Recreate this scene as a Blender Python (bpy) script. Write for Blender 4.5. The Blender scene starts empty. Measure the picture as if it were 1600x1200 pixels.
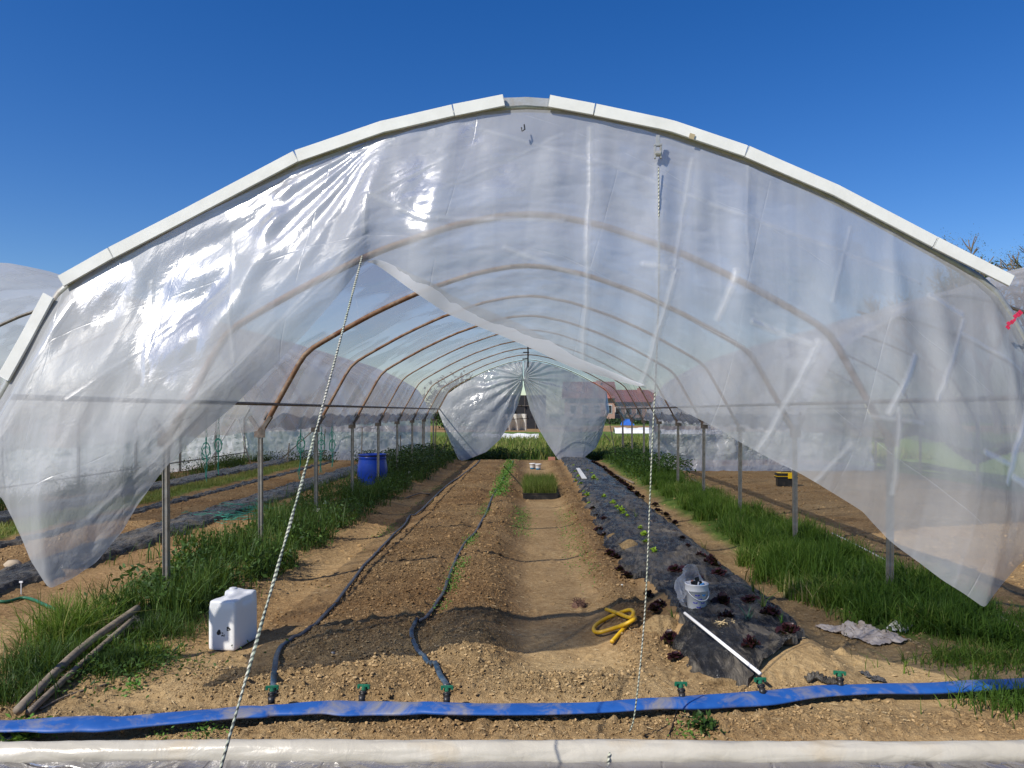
import bpy, bmesh, math, random
import numpy as np
from mathutils import Vector, Matrix
random.seed(7); RNG = np.random.default_rng(7)
PI = math.pi
sc = bpy.context.scene
C = sc.collection

# ------------------------------------------------------------ camera, sky, sun
EYE = 1.65
cd = bpy.data.cameras.new('camera'); cam = bpy.data.objects.new('camera', cd); C.objects.link(cam)
cam.location = (0, 0, EYE); cam.rotation_euler = (PI/2, 0, 0)
cd.sensor_width = 36; cd.lens = 27.0; cd.shift_x = -25/1600; cd.shift_y = 43/1600
cd.clip_start = 0.05; cd.clip_end = 2000
sc.camera = cam
SX, SD = 0.83, 0.74                      # ground offset of a shadow per metre of height (right, away)
sun_dir = Vector((-SX, -SD, 1)).normalized()
el = math.asin(sun_dir.z); az = math.atan2(sun_dir.x, sun_dir.y)
w = bpy.data.worlds.new('World'); sc.world = w; w.use_nodes = True
nt = w.node_tree; bg = nt.nodes['Background']
sky = nt.nodes.new('ShaderNodeTexSky'); sky.sky_type = 'NISHITA'; sky.sun_disc = False
sky.sun_elevation = el; sky.sun_rotation = az; sky.altitude = 200
sky.air_density = 1.0; sky.dust_density = 0.35; sky.ozone_density = 3.2
hs = nt.nodes.new('ShaderNodeHueSaturation'); hs.inputs['Saturation'].default_value = 1.37; hs.inputs['Hue'].default_value = 0.514
nt.links.new(sky.outputs[0], hs.inputs['Color']); nt.links.new(hs.outputs[0], bg.inputs[0])
bg.inputs[1].default_value = 0.112
sd = bpy.data.lights.new('sun', 'SUN'); sd.energy = 5.0; sd.angle = math.radians(0.53); sd.color = (1, 0.94, 0.85)
so = bpy.data.objects.new('sun', sd); C.objects.link(so)
so.rotation_euler = sun_dir.to_track_quat('Z', 'Y').to_euler(); so.location = (-4, -6, 12)
sc.view_settings.view_transform = 'Standard'; sc.view_settings.look = 'None'
sc.view_settings.exposure = 0.14; sc.view_settings.gamma = 1.0; sc.view_settings.use_curve_mapping = False
sc.render.engine = 'CYCLES'
cy = sc.cycles
cy.max_bounces = 10; cy.diffuse_bounces = 4; cy.glossy_bounces = 3; cy.transmission_bounces = 5; cy.transparent_max_bounces = 40
cy.sample_clamp_indirect = 4.0; cy.use_denoising = True
cy.caustics_reflective = False; cy.caustics_refractive = False

# ------------------------------------------------------------ helpers
def P(px, py, D): return ((px-825)/1200*D, D, EYE-(py-643)/1200*D)
def G(px, py, z=0.0):
    D = (EYE-z)*1200/(py-643); return ((px-825)/1200*D, D, z)

def perlin(x, y, seed=0):
    r = np.random.default_rng(seed); perm = r.permutation(256).astype(np.int64); ang = r.uniform(0, 2*PI, 256)
    gx, gy = np.cos(ang), np.sin(ang)
    xi = np.floor(x).astype(np.int64); yi = np.floor(y).astype(np.int64); xf = x-xi; yf = y-yi
    u = xf*xf*xf*(xf*(xf*6-15)+10); v = yf*yf*yf*(yf*(yf*6-15)+10)
    def g(ix, iy, dx, dy):
        h = perm[(perm[ix & 255]+iy) & 255]; return gx[h]*dx+gy[h]*dy
    a = g(xi, yi, xf, yf); b = g(xi+1, yi, xf-1, yf); c = g(xi, yi+1, xf, yf-1); d = g(xi+1, yi+1, xf-1, yf-1)
    return (a+(b-a)*u)*(1-v)+(c+(d-c)*u)*v
def fbm(x, y, f, o=4, seed=0, gain=.5):
    x = np.asarray(x, float); y = np.asarray(y, float); s = 0; a = 1
    for i in range(o): s = s+a*perlin(x*f, y*f, seed+i); f *= 2.03; a *= gain
    return s
def ridg(x, y, f, o=3, seed=0, gain=.5):
    x = np.asarray(x, float); y = np.asarray(y, float); s = 0; a = 1
    for i in range(o): s = s+a*(1-np.abs(perlin(x*f, y*f, seed+i))*2.6); f *= 2.1; a *= gain
    return s
def sst(a, b, x):
    t = np.clip((np.asarray(x, float)-a)/(b-a), 0, 1); return t*t*(3-2*t)
def box_(x, a, b, s): return sst(a-s, a+s, x)*(1-sst(b-s, b+s, x))

def fast_mesh(name, V, F, mats=None, smooth=True, uv=None, attrs=None, midx=None):
    """F: list of (faces int array (n,k))"""
    me = bpy.data.meshes.new(name); V = np.asarray(V, np.float32)
    if not isinstance(F, (list, tuple)): F = [F]
    F = [np.asarray(f, np.int32) for f in F if len(f)]
    loops = np.concatenate([f.ravel() for f in F]); tot = np.concatenate([np.full(len(f), f.shape[1], np.int32) for f in F])
    st = np.concatenate([[0], np.cumsum(tot)[:-1]]).astype(np.int32)
    me.vertices.add(len(V)); me.vertices.foreach_set('co', V.ravel())
    me.loops.add(len(loops)); me.loops.foreach_set('vertex_index', loops)
    me.polygons.add(len(tot)); me.polygons.foreach_set('loop_start', st); me.polygons.foreach_set('loop_total', tot)
    me.polygons.foreach_set('use_smooth', np.full(len(tot), bool(smooth)))
    if midx is not None: me.polygons.foreach_set('material_index', np.asarray(midx, np.int32))
    if uv is not None:
        l = me.uv_layers.new(name='uv'); l.data.foreach_set('uv', np.asarray(uv, np.float32)[loops].ravel())
    for k, a in (attrs or {}).items():
        at = me.attributes.new(k, 'FLOAT', 'POINT'); at.data.foreach_set('value', np.asarray(a, np.float32).ravel())
    me.update(calc_edges=True); me.validate()
    for m in (mats or []): me.materials.append(m)
    return me
def link(name, me, parent=None, loc=None, label=None, cat=None, group=None, kind=None):
    o = bpy.data.objects.new(name, me); C.objects.link(o)
    if parent is not None:
        o.parent = parent
        if loc is None: loc = tuple(-v for v in parent['_base']) if '_base' in parent else (0, 0, 0)
    if loc is not None: o.location = loc
    tag(o, label, cat, group, kind); return o
def tag(o, label=None, cat=None, group=None, kind=None):
    for k, v in (('label', label), ('category', cat), ('group', group), ('kind', kind)):
        if v: o[k] = v
def thing(name, loc, label, cat, group=None, rz=0, world_children=False):
    o = bpy.data.objects.new(name, None); C.objects.link(o); o.location = loc; o.rotation_euler = (0, 0, rz); o.empty_display_size = .1
    tag(o, label, cat, group)
    if world_children: o['_base'] = loc
    return o
def gridfaces(nu, nv):
    i = np.arange(nu*nv).reshape(nv, nu)
    return np.stack([i[:-1, :-1], i[:-1, 1:], i[1:, 1:], i[1:, :-1]], -1).reshape(-1, 4)
def surf(name, X, Y, Z, mats, U=None, Vv=None, attrs=None, smooth=True):
    nv, nu = X.shape
    uv = None if U is None else np.stack([U.ravel(), Vv.ravel()], -1)
    return fast_mesh(name, np.stack([X.ravel(), Y.ravel(), Z.ravel()], -1), gridfaces(nu, nv), mats, smooth, uv, attrs)

class MB:
    def __init__(s): s.v = []; s.f = {}; s.n = 0; s.m = []; s.fl = []
    def add(s, V, F, mi=0):
        for f in F: s.fl.append((tuple(i+s.n for i in f), mi))
        s.v += [tuple(p) for p in V]; s.n += len(V)
    def box(s, c, d, rot=None, mi=0):
        V = [Vector((x*d[0]/2, y*d[1]/2, z*d[2]/2)) for x in (-1, 1) for y in (-1, 1) for z in (-1, 1)]
        if rot is not None: V = [rot @ v for v in V]
        V = [v+Vector(c) for v in V]
        s.add(V, [(0, 1, 3, 2), (4, 6, 7, 5), (0, 4, 5, 1), (2, 3, 7, 6), (0, 2, 6, 4), (1, 5, 7, 3)], mi)
    def tube(s, pts, r, n=8, mi=0, caps=True, flat=1.0, tw=0.0):
        pts = [Vector(p) for p in pts]; N = len(pts); rr = r if isinstance(r, (list, tuple)) else [r]*N
        V = []; up = Vector((0, 0, 1))
        t0 = (pts[1]-pts[0]).normalized()
        if abs(t0.z) > .9: up = Vector((0, 1, 0))
        for i, p in enumerate(pts):
            t = (pts[min(i+1, N-1)]-pts[max(i-1, 0)]).normalized()
            a = t.cross(up)
            a = a.normalized() if a.length > 1e-4 else Vector((1, 0, 0)); b = a.cross(t).normalized()
            for k in range(n):
                an = 2*PI*k/n+tw*i
                V.append(p+a*math.cos(an)*rr[i]+b*math.sin(an)*rr[i]*flat)
        F = [(i*n+k, i*n+(k+1) % n, (i+1)*n+(k+1) % n, (i+1)*n+k) for i in range(N-1) for k in range(n)]
        if caps: F += [tuple(reversed(range(n))), tuple((N-1)*n+k for k in range(n))]
        s.add(V, F, mi)
    def lathe(s, prof, n=24, c=(0, 0, 0), mi=0, sx=1, sy=1):
        V = []; m = len(prof)
        for (r, z) in prof:
            for k in range(n):
                a = 2*PI*k/n; V.append((c[0]+r*math.cos(a)*sx, c[1]+r*math.sin(a)*sy, c[2]+z))
        s.add(V, [(i*n+k, i*n+(k+1) % n, (i+1)*n+(k+1) % n, (i+1)*n+k) for i in range(m-1) for k in range(n)], mi)
    def mesh(s, name, mats, smooth=False, bevel=0):
        me = bpy.data.meshes.new(name); me.from_pydata(s.v, [], [f for f, _ in s.fl])
        for m in mats: me.materials.append(m)
        for p, (_, mi) in zip(me.polygons, s.fl): p.material_index = mi; p.use_smooth = smooth
        if bevel:
            bm = bmesh.new(); bm.from_mesh(me); bmesh.ops.remove_doubles(bm, verts=bm.verts, dist=1e-5)
            es = [e for e in bm.edges if len(e.link_faces) == 2 and e.calc_face_angle(0) > .6]
            bmesh.ops.bevel(bm, geom=es, offset=bevel, segments=2, affect='EDGES', clamp_overlap=True)
            bm.to_mesh(me); bm.free()
        bm = bmesh.new(); bm.from_mesh(me); bmesh.ops.recalc_face_normals(bm, faces=bm.faces); bm.to_mesh(me); bm.free()
        return me
def catmull(pts, n=6):
    pts = [Vector(p) for p in pts]; q = [pts[0]]+pts+[pts[-1]]; out = []
    for i in range(1, len(q)-2):
        for k in range(n):
            t = k/n; a, b, c, d = q[i-1], q[i], q[i+1], q[i+2]
            out.append(.5*((2*b)+(c-a)*t+(2*a-5*b+4*c-d)*t*t+(3*b-3*c+d-a)*t**3))
    out.append(pts[-1]); return out
def smooth_by_angle(o, deg=40):
    me = o.data if hasattr(o, 'data') else o
    me.shade_smooth() if hasattr(me, 'shade_smooth') else None
    if hasattr(me, 'set_sharp_from_angle'): me.set_sharp_from_angle(angle=math.radians(deg))

# ------------------------------------------------------------ materials
class NT:
    def __init__(s, name):
        s.m = bpy.data.materials.new(name); s.m.use_nodes = True; s.t = s.m.node_tree; s.t.nodes.clear()
        s.out = s.n('OutputMaterial')
    def n(s, typ, **kw):
        nd = s.t.nodes.new('ShaderNode'+typ)
        for k, v in kw.items():
            if k in nd.inputs: s.put(nd.inputs[k], v)
            else: setattr(nd, k, v)
        return nd
    def put(s, sock, v):
        if isinstance(v, bpy.types.NodeSocket): s.t.links.new(v, sock)
        elif isinstance(v, bpy.types.Node): s.t.links.new(v.outputs[0], sock)
        else:
            if isinstance(v, (tuple, list)) and len(v) == 3 and sock.type == 'RGBA': v = (*v, 1)
            sock.default_value = v
    def noise(s, scale, detail=4, rough=.55, co=None, dist=0):
        n = s.n('TexNoise'); n.inputs['Scale'].default_value = scale; n.inputs['Detail'].default_value = detail
        n.inputs['Roughness'].default_value = rough; n.inputs['Distortion'].default_value = dist
        if co is not None: s.put(n.inputs['Vector'], co)
        return n.outputs['Fac']
    def ramp(s, f, stops):
        r = s.n('ValToRGB'); s.put(r.inputs[0], f); e = r.color_ramp.elements
        while len(e) < len(stops): e.new(.5)
        for k, (p, c) in enumerate(stops):
            e[k].position = p; e[k].color = (*c, 1) if len(c) == 3 else c
        return r.outputs[0]
    def rampf(s, f, stops): return s.ramp(f, [(p, (v, v, v)) for p, v in stops])
    def math(s, op, a, b=None, c=None):
        n = s.n('Math', operation=op); s.put(n.inputs[0], a)
        if b is not None: s.put(n.inputs[1], b)
        if c is not None: s.put(n.inputs[2], c)
        return n.outputs[0]
    def mix(s, f, a, b, mode='MIX'):
        n = s.n('Mix', data_type='RGBA', blend_type=mode); s.put(n.inputs[0], f); s.put(n.inputs[6], a); s.put(n.inputs[7], b); return n.outputs[2]
    def co(s, k='Object'): return s.n('TexCoord').outputs[k]
    def attr(s, k): n = s.n('Attribute'); n.attribute_name = k; return n.outputs['Fac']
    def bump(s, h, st=.3, d=.01, nrm=None):
        n = s.n('Bump'); s.put(n.inputs['Height'], h); n.inputs['Strength'].default_value = st; n.inputs['Distance'].default_value = d
        if nrm is not None: s.put(n.inputs['Normal'], nrm)
        return n.outputs[0]
    def fin(s, sh): s.t.links.new(sh if isinstance(sh, bpy.types.NodeSocket) else sh.outputs[0], s.out.inputs[0]); return s.m

def simple(name, c1, c2=None, rough=.6, scale=8, metal=0, bump=.15, spec=.4, dirt=None, dirts=.4, bscale=None, bd=.004):
    m = NT(name); co = m.co(); f = m.noise(scale, 5, .6, co)
    col = m.mix(m.rampf(f, [(.35, 0), (.65, 1)]), c1, c2 or tuple(x*.75 for x in c1))
    if dirt:
        g = m.noise(scale*.6, 6, .65, co, .6); col = m.mix(m.math('MULTIPLY', m.rampf(g, [(.48, 0), (.66, 1)]), dirts), col, dirt)
    p = m.n('BsdfPrincipled'); m.put(p.inputs['Base Color'], col); p.inputs['Metallic'].default_value = metal
    m.put(p.inputs['Roughness'], m.math('ADD', m.math('MULTIPLY', f, .25), rough-.12)); p.inputs['Specular IOR Level'].default_value = spec
    m.put(p.inputs['Normal'], m.bump(m.noise(bscale or scale*4, 4, .6, co), bump, bd))
    return m.fin(p)

M = {}
M['white_board'] = simple('white_painted_board', (.80, .80, .77), (.72, .72, .69), .55, 6, dirt=(.5, .46, .38), dirts=.12)
M['galv'] = simple('galvanised_steel', (.34, .33, .31), (.22, .21, .19), .5, 14, .6, dirt=(.30, .22, .15), dirts=.5)
M['galv_dark'] = simple('weathered_steel', (.22, .20, .18), (.12, .11, .10), .6, 18, .4, dirt=(.16, .08, .04), dirts=.6)
M['rust'] = simple('rusted_hoop_steel', (.30, .19, .115), (.17, .075, .038), .75, 9, .1, dirt=(.40, .33, .25), dirts=.75)
M['wood'] = simple('weathered_wood', (.26, .21, .155), (.16, .13, .10), .8, 12, bump=.4)
M['pale_wood'] = simple('pale_wood', (.42, .34, .24), (.30, .24, .17), .8, 10, bump=.3)
M['blue_hose'] = simple('blue_layflat', (.010, .075, .30), (.018, .10, .36), .5, 9, bump=.25, dirt=(.27, .24, .18), dirts=.75, bscale=16, bd=.006)
M['drip_hose'] = simple('black_layflat', (.035, .04, .05), (.07, .08, .095), .42, 14, dirt=(.22, .18, .14), dirts=.5)
M['drip_blue'] = simple('bluish_layflat', (.02, .06, .11), (.018, .025, .035), .35, 16, dirt=(.22, .25, .26), dirts=.4)
M['black_plastic'] = simple('black_plastic', (.012, .012, .013), (.02, .02, .02), .42, 10, dirt=(.2, .16, .12), dirts=.25)
M['green_plastic'] = simple('green_valve_plastic', (.012, .16, .085), (.01, .12, .06), .4, 12, dirt=(.25, .25, .18), dirts=.35)
M['green_hose'] = simple('green_hose_rubber', (.02, .14, .07), (.015, .09, .045), .45, 12)
M['green_twine'] = simple('green_twine', (.03, .30, .22), (.04, .22, .16), .7, 20)
M['yellow_hose'] = simple('yellow_hose_rubber', (.68, .43, .012), (.60, .33, .01), .42, 12, dirt=(.35, .2, .05), dirts=.5)
M['white_plastic'] = simple('white_plastic', (.80, .80, .80), (.74, .74, .74), .38, 8, spec=.5)
M['barrel_blue'] = simple('blue_barrel_plastic', (.012, .07, .52), (.012, .055, .42), .3, 5, dirt=(.1, .15, .4), dirts=.3)
M['yellow_plastic'] = simple('yellow_plastic', (.80, .52, .01), (.76, .48, .01), .4, 8)
M['print_blue'] = simple('blue_print', (.03, .03, .42), (.03, .03, .38), .4, 8)
M['print_cyan'] = simple('cyan_print', (.03, .24, .62), (.1, .4, .7), .4, 30)
M['ink'] = simple('black_ink', (.012, .012, .012), (.02, .02, .02), .5, 8)
M['fleece'] = simple('old_fleece_cloth', (.56, .50, .44), (.42, .36, .31), .9, 14, bump=.5, dirt=(.3, .22, .15), dirts=.5)
M['white_fleece'] = simple('white_fleece_cloth', (.68, .69, .63), (.55, .56, .5), .9, 12, bump=.5, dirt=(.35, .3, .2), dirts=.4)
M['brick'] = simple('brick', (.50, .24, .17), (.42, .2, .14), .9, 10)
M['terracotta'] = simple('terracotta_roof', (.30, .11, .085), (.24, .09, .07), .9, 2)
M['pinkwall'] = simple('rendered_wall', (.42, .27, .21), (.36, .23, .18), .9, 1.5)
M['glass_dark'] = simple('window_glass', (.03, .035, .045), (.02, .02, .03), .15, 1)
M['shade_net'] = simple('black_shade_net', (.012, .013, .016), (.02, .02, .025), .7, 3)
M['red_tape'] = simple('red_tape', (.65, .03, .10), (.5, .02, .06), .5, 60)
M['tan_tape'] = simple('tan_tape', (.45, .36, .22), (.4, .33, .2), .6, 20)
M['bark'] = simple('bark', (.15, .12, .095), (.22, .18, .15), .9, 6)
M['straw'] = simple('dry_straw', (.55, .43, .24), (.42, .32, .18), .8, 30)
M['root'] = simple('dry_plant_clump', (.20, .11, .07), (.10, .055, .04), .95, 30)
M['aluminium'] = simple('aluminium_profile', (.50, .50, .48), (.38, .37, .34), .45, 20, .5, dirt=(.35, .28, .2), dirts=.5)
M['blue_car'] = simple('blue_tarp', (.03, .16, .62), (.03, .12, .5), .5, 3)
M['white_sheet'] = simple('white_crop_cover', (.72, .72, .70), (.6, .6, .58), .6, 2, bump=.5, bscale=3, bd=.1)
M['grey_sheet'] = simple('grey_woven_sheet', (.09, .09, .09), (.05, .05, .055), .8, 30, bump=.5)

def soil_mat():
    m = NT('garden_soil'); co = m.co()
    dry = m.attr('dry'); gr = m.attr('grass'); rgh = m.attr('rough'); brn = m.attr('brown')
    n1 = m.noise(1.6, 6, .6, co); n2 = m.noise(22, 6, .65, co); n3 = m.noise(130, 4, .6, co)
    f = m.math('ADD', m.math('MULTIPLY', n1, .45), m.math('MULTIPLY', n2, .55))
    moist = m.ramp(f, [(.34, (.165, .092, .038)), (.52, (.29, .172, .076)), (.68, (.39, .243, .112))])
    dryc = m.ramp(f, [(.34, (.31, .214, .104)), (.52, (.44, .315, .158)), (.70, (.53, .39, .21))])
    col = m.mix(m.math('MULTIPLY_ADD', n2, .6, m.math('SUBTRACT', dry, .3)), moist, dryc)
    # straw flecks and pale stones
    v = m.n('TexVoronoi'); v.inputs['Scale'].default_value = 45; m.put(v.inputs['Vector'], co)
    fl = m.math('MULTIPLY', m.math('LESS_THAN', v.outputs['Distance'], .13), m.math('GREATER_THAN', m.noise(9, 2, .5, co), .56))
    col = m.mix(m.math('MULTIPLY', fl, .55), col, (.52, .42, .29))
    col = m.mix(m.rampf(n3, [(.34, .45), (.5, 0)]), col, (.07, .040, .022)); n4 = m.noise(60, 3, .6, co); col = m.mix(m.math('MULTIPLY', m.rampf(n4, [(.36, 1), (.47, 0)]), m.math('MINIMUM', m.math('MULTIPLY', rgh, .7), .5)), col, (.06, .034, .018))  # dark specks: shade of crevices and pits painted into the soil colour
    gcol = m.ramp(m.noise(3.5, 6, .7, co), [(.3, (.055, .095, .018)), (.5, (.10, .16, .03)), (.7, (.17, .20, .05))])
    gm = m.rampf(m.math('ADD', m.math('MULTIPLY', n2, .5), m.math('SUBTRACT', gr, .25)), [(.35, 0), (.65, 1)])
    col = m.mix(gm, col, gcol)
    p = m.n('BsdfPrincipled'); m.put(p.inputs['Base Color'], col); p.inputs['Roughness'].default_value = .95; p.inputs['Specular IOR Level'].default_value = .12
    h = m.math('ADD', m.math('MULTIPLY', n2, 1.0), m.math('MULTIPLY', n3, .35))
    h = m.math('MULTIPLY', h, m.math('ADD', rgh, .25))
    m.put(p.inputs['Normal'], m.bump(h, 1.0, .045))
    return m.fin(p)
M['soil'] = soil_mat()

def clod_mat():
    m = NT('soil_clod'); co = m.co(); r = m.attr('rnd'); d = m.attr('dry')
    a = m.ramp(r, [(0, (.15, .083, .035)), (.6, (.285, .17, .076)), (1, (.39, .243, .112))])
    b = m.ramp(r, [(0, (.27, .183, .086)), (.6, (.43, .305, .153)), (1, (.53, .39, .21))])
    col = m.mix(d, a, b)
    p = m.n('BsdfPrincipled'); m.put(p.inputs['Base Color'], col); p.inputs['Roughness'].default_value = .95; p.inputs['Specular IOR Level'].default_value = .1
    m.put(p.inputs['Normal'], m.bump(m.noise(160, 3, .6, co), .6, .006)); return m.fin(p)
M['clod'] = clod_mat()

def leaf_mat(name, stops, trans=.35, rough=.55, gloss=.25):
    m = NT(name); r = m.attr('rnd'); col = m.ramp(r, stops)
    d = m.n('BsdfPrincipled'); m.put(d.inputs['Base Color'], col); d.inputs['Roughness'].default_value = rough; d.inputs['Specular IOR Level'].default_value = gloss
    t = m.n('BsdfTranslucent'); m.put(t.inputs['Color'], m.mix(.35, col, (.30, .42, .03)))
    x = m.n('MixShader'); x.inputs[0].default_value = trans; m.put(x.inputs[1], d.outputs[0]); m.put(x.inputs[2], t.outputs[0])
    return m.fin(x)
M['grass'] = leaf_mat('grass_blade', [(0, (.035, .075, .012)), (.45, (.075, .150, .018)), (.75, (.15, .24, .035)), (.9, (.30, .30, .09)), (1, (.42, .34, .18))])
M['grass_dark'] = leaf_mat('dark_grass_blade', [(0, (.018, .040, .010)), (.55, (.040, .085, .016)), (.85, (.09, .15, .028)), (1, (.30, .27, .13))], .25)
M['weed'] = leaf_mat('weed_leaf', [(0, (.020, .05, .012)), (.6, (.040, .09, .018)), (1, (.08, .15, .03))], .25)
M['dark_weed'] = leaf_mat('dark_weed_leaf', [(0, (.015, .035, .012)), (.7, (.03, .065, .02)), (1, (.06, .11, .03))], .2)
M['sprout'] = leaf_mat('seedling_leaf', [(0, (.07, .19, .03)), (1, (.17, .33, .06))], .3)
M['yellow_grass'] = leaf_mat('yellowing_grass', [(0, (.11, .14, .035)), (.6, (.22, .23, .06)), (1, (.38, .33, .13))], .3)
M['red_leaf'] = leaf_mat('red_lettuce_leaf', [(0, (.014, .005, .008)), (.7, (.035, .009, .013)), (1, (.10, .022, .026))], .12, .4, .4)
M['lime_leaf'] = leaf_mat('green_lettuce_leaf', [(0, (.22, .38, .03)), (1, (.42, .55, .07))], .3)
M['onion'] = leaf_mat('onion_leaf', [(0, (.03, .09, .06)), (1, (.10, .20, .14))], .1)
M['hedge'] = leaf_mat('hedge_leaf', [(0, (.012, .03, .012)), (.6, (.025, .055, .018)), (1, (.05, .10, .03))], .15)
M['bud'] = leaf_mat('budding_leaf', [(0, (.10, .09, .05)), (1, (.16, .19, .07))], .2)

def film_mat(name, A=.42, face=.25, crinkle=.5, crease=.35, cell=.8, rough=.13, tint=(.78, .79, .82), stain=.0, trans=.5, tcol=(.97, .975, .985), gl=1.0, band=.12, pan=0, refr=0, cw=.010, auth=False):
    m = NT(name); uv = m.n('TexCoord').outputs['UV']; co = m.co()
    # fold lines pressed into the film when it was packed
    sep = m.n('SeparateXYZ'); warp = m.n('Mix', data_type='VECTOR')
    nz = m.n('TexNoise'); nz.inputs['Scale'].default_value = .9; nz.inputs['Detail'].default_value = 2; m.put(nz.inputs['Vector'], uv)
    va = m.n('VectorMath', operation='MULTIPLY_ADD'); m.put(va.inputs[0], nz.outputs['Color']); va.inputs[1].default_value = (.16, .16, 0); m.put(va.inputs[2], uv)
    rt_ = m.n('Mapping'); rt_.inputs['Rotation'].default_value = (0, 0, -.20); m.put(rt_.inputs[0], va.outputs[0]); m.put(sep.inputs[0], rt_.outputs[0])
    def line(c, per, off, wd):
        t = m.math('MODULO', m.math('ADD', m.math('DIVIDE', c, per), 50+off), 1.0)
        d = m.math('MULTIPLY', m.math('ABSOLUTE', m.math('SUBTRACT', t, .5)), per)
        return m.math('SUBTRACT', 1.0, m.math('MINIMUM', m.math('DIVIDE', d, wd), 1.0))
    l1 = line(sep.outputs[0], cell, .13, cw); l2 = line(sep.outputs[1], cell*.93, .37, cw)
    lines = m.math('MAXIMUM', l1, l2)
    brk = m.rampf(m.noise(3.1, 4, .65, uv), [(.42, .0), (.60, 1)])
    lines = m.math('MULTIPLY', lines, brk)
    blob = None; milky = None
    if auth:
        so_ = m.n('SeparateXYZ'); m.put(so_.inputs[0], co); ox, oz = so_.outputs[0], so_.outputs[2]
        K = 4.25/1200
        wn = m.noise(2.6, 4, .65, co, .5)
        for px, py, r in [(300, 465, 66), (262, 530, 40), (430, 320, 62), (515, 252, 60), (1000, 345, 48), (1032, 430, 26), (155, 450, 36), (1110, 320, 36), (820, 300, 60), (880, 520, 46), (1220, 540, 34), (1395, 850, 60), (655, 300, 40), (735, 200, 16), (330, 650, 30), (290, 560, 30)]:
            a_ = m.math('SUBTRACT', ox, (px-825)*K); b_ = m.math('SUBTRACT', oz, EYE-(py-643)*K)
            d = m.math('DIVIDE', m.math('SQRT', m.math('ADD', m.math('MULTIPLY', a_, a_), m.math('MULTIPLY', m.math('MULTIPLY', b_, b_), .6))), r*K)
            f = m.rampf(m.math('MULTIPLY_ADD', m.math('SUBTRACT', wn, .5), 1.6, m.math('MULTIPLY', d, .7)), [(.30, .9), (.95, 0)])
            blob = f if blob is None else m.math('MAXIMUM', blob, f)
        fold = None
        for x1, y1, x2, y2, wt in [(1088, 240, 1048, 425, .6), (1050, 430, 985, 625, 1), (925, 190, 905, 640, .8), (1340, 350, 1288, 475, .5), (1140, 430, 1108, 505, .9), (1255, 540, 1150, 725, 1), (1405, 560, 1345, 645, 1), (1510, 500, 1430, 625, .6), (1602, 620, 1515, 745, 1), (1485, 702, 1530, 722, .9), (1530, 738, 1605, 785, 1),
                (1455, 462, 1508, 489, 1), (1500, 520, 1605, 580, .5), (1160, 510, 1252, 546, 1), (740, 190, 960, 255, .4), (960, 255, 1440, 440, .5), (700, 242, 582, 312, .5), (582, 308, 668, 352, .7), (576, 310, 578, 372, .8), (228, 440, 246, 600, .8), (355, 358, 388, 570, .5), (495, 232, 604, 204, 1), (98, 470, 0, 668, 1),
                (380, 440, 130, 625, .35), (345, 640, 180, 800, .6), (1000, 420, 1048, 430, .8), (690, 352, 880, 352, .5), (790, 398, 900, 440, .6), (610, 205, 300, 330, .5), (605, 215, 420, 400, .5), (575, 380, 360, 610, .5), (545, 430, 250, 700, .4), (1180, 250, 1160, 420, .4), (1320, 650, 1395, 660, .4), (1360, 640, 1345, 760, .6), (1290, 690, 1240, 745, .6), (880, 200, 700, 300, .3), (1030, 250, 1010, 640, .3)]:
            ax, az_ = (x1-825)*K, EYE-(y1-643)*K; bx, bz = (x2-825)*K, EYE-(y2-643)*K; L2 = (bx-ax)**2+(bz-az_)**2
            px_ = m.math('SUBTRACT', ox, ax); pz_ = m.math('SUBTRACT', oz, az_)
            t = m.math('DIVIDE', m.math('ADD', m.math('MULTIPLY', px_, bx-ax), m.math('MULTIPLY', pz_, bz-az_)), L2)
            t = m.math('MINIMUM', m.math('MAXIMUM', t, 0.0), 1.0)
            ex = m.math('SUBTRACT', px_, m.math('MULTIPLY', t, bx-ax)); ez = m.math('SUBTRACT', pz_, m.math('MULTIPLY', t, bz-az_))
            ex = m.math('ADD', ex, m.math('MULTIPLY', m.math('SUBTRACT', wn, .5), .05))
            d = m.math('SQRT', m.math('ADD', m.math('MULTIPLY', ex, ex), m.math('MULTIPLY', ez, ez)))
            f = m.math('MULTIPLY', m.math('SUBTRACT', 1.0, m.math('MINIMUM', m.math('DIVIDE', d, .014+.012*wt), 1.0)), wt)
            fold = f if fold is None else m.math('MAXIMUM', fold, f)
        lines = m.math('MAXIMUM', m.math('MULTIPLY', lines, .5), fold)
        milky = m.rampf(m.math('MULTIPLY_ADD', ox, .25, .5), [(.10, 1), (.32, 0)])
    n_big = m.noise(1.1, 3, .55, uv, .8); n_mid = m.noise(6, 4, .6, uv, 1.2)
    st = m.n('Mapping'); st.inputs['Scale'].default_value = (1.6, .22, 1); m.put(st.inputs[0], uv)
    n_str = m.noise(2.2, 4, .6, st.outputs[0], .5)
    lw = m.n('LayerWeight'); lw.inputs['Blend'].default_value = .35
    al = m.math('ADD', A, m.math('MULTIPLY', lw.outputs['Facing'], face))
    al = m.math('ADD', al, m.math('MULTIPLY', lines, crease))
    if milky is not None: al = m.math('ADD', m.math('ADD', al, m.math('MULTIPLY', blob, .09)), m.math('MULTIPLY', milky, .11))  # blob spots turn more opaque: white glints painted into the film
    al = m.math('ADD', al, m.math('MULTIPLY', m.math('SUBTRACT', n_str, .5), band*3))
    al = m.math('ADD', al, m.math('MULTIPLY', m.math('SUBTRACT', n_big, .5), band*2))
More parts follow.
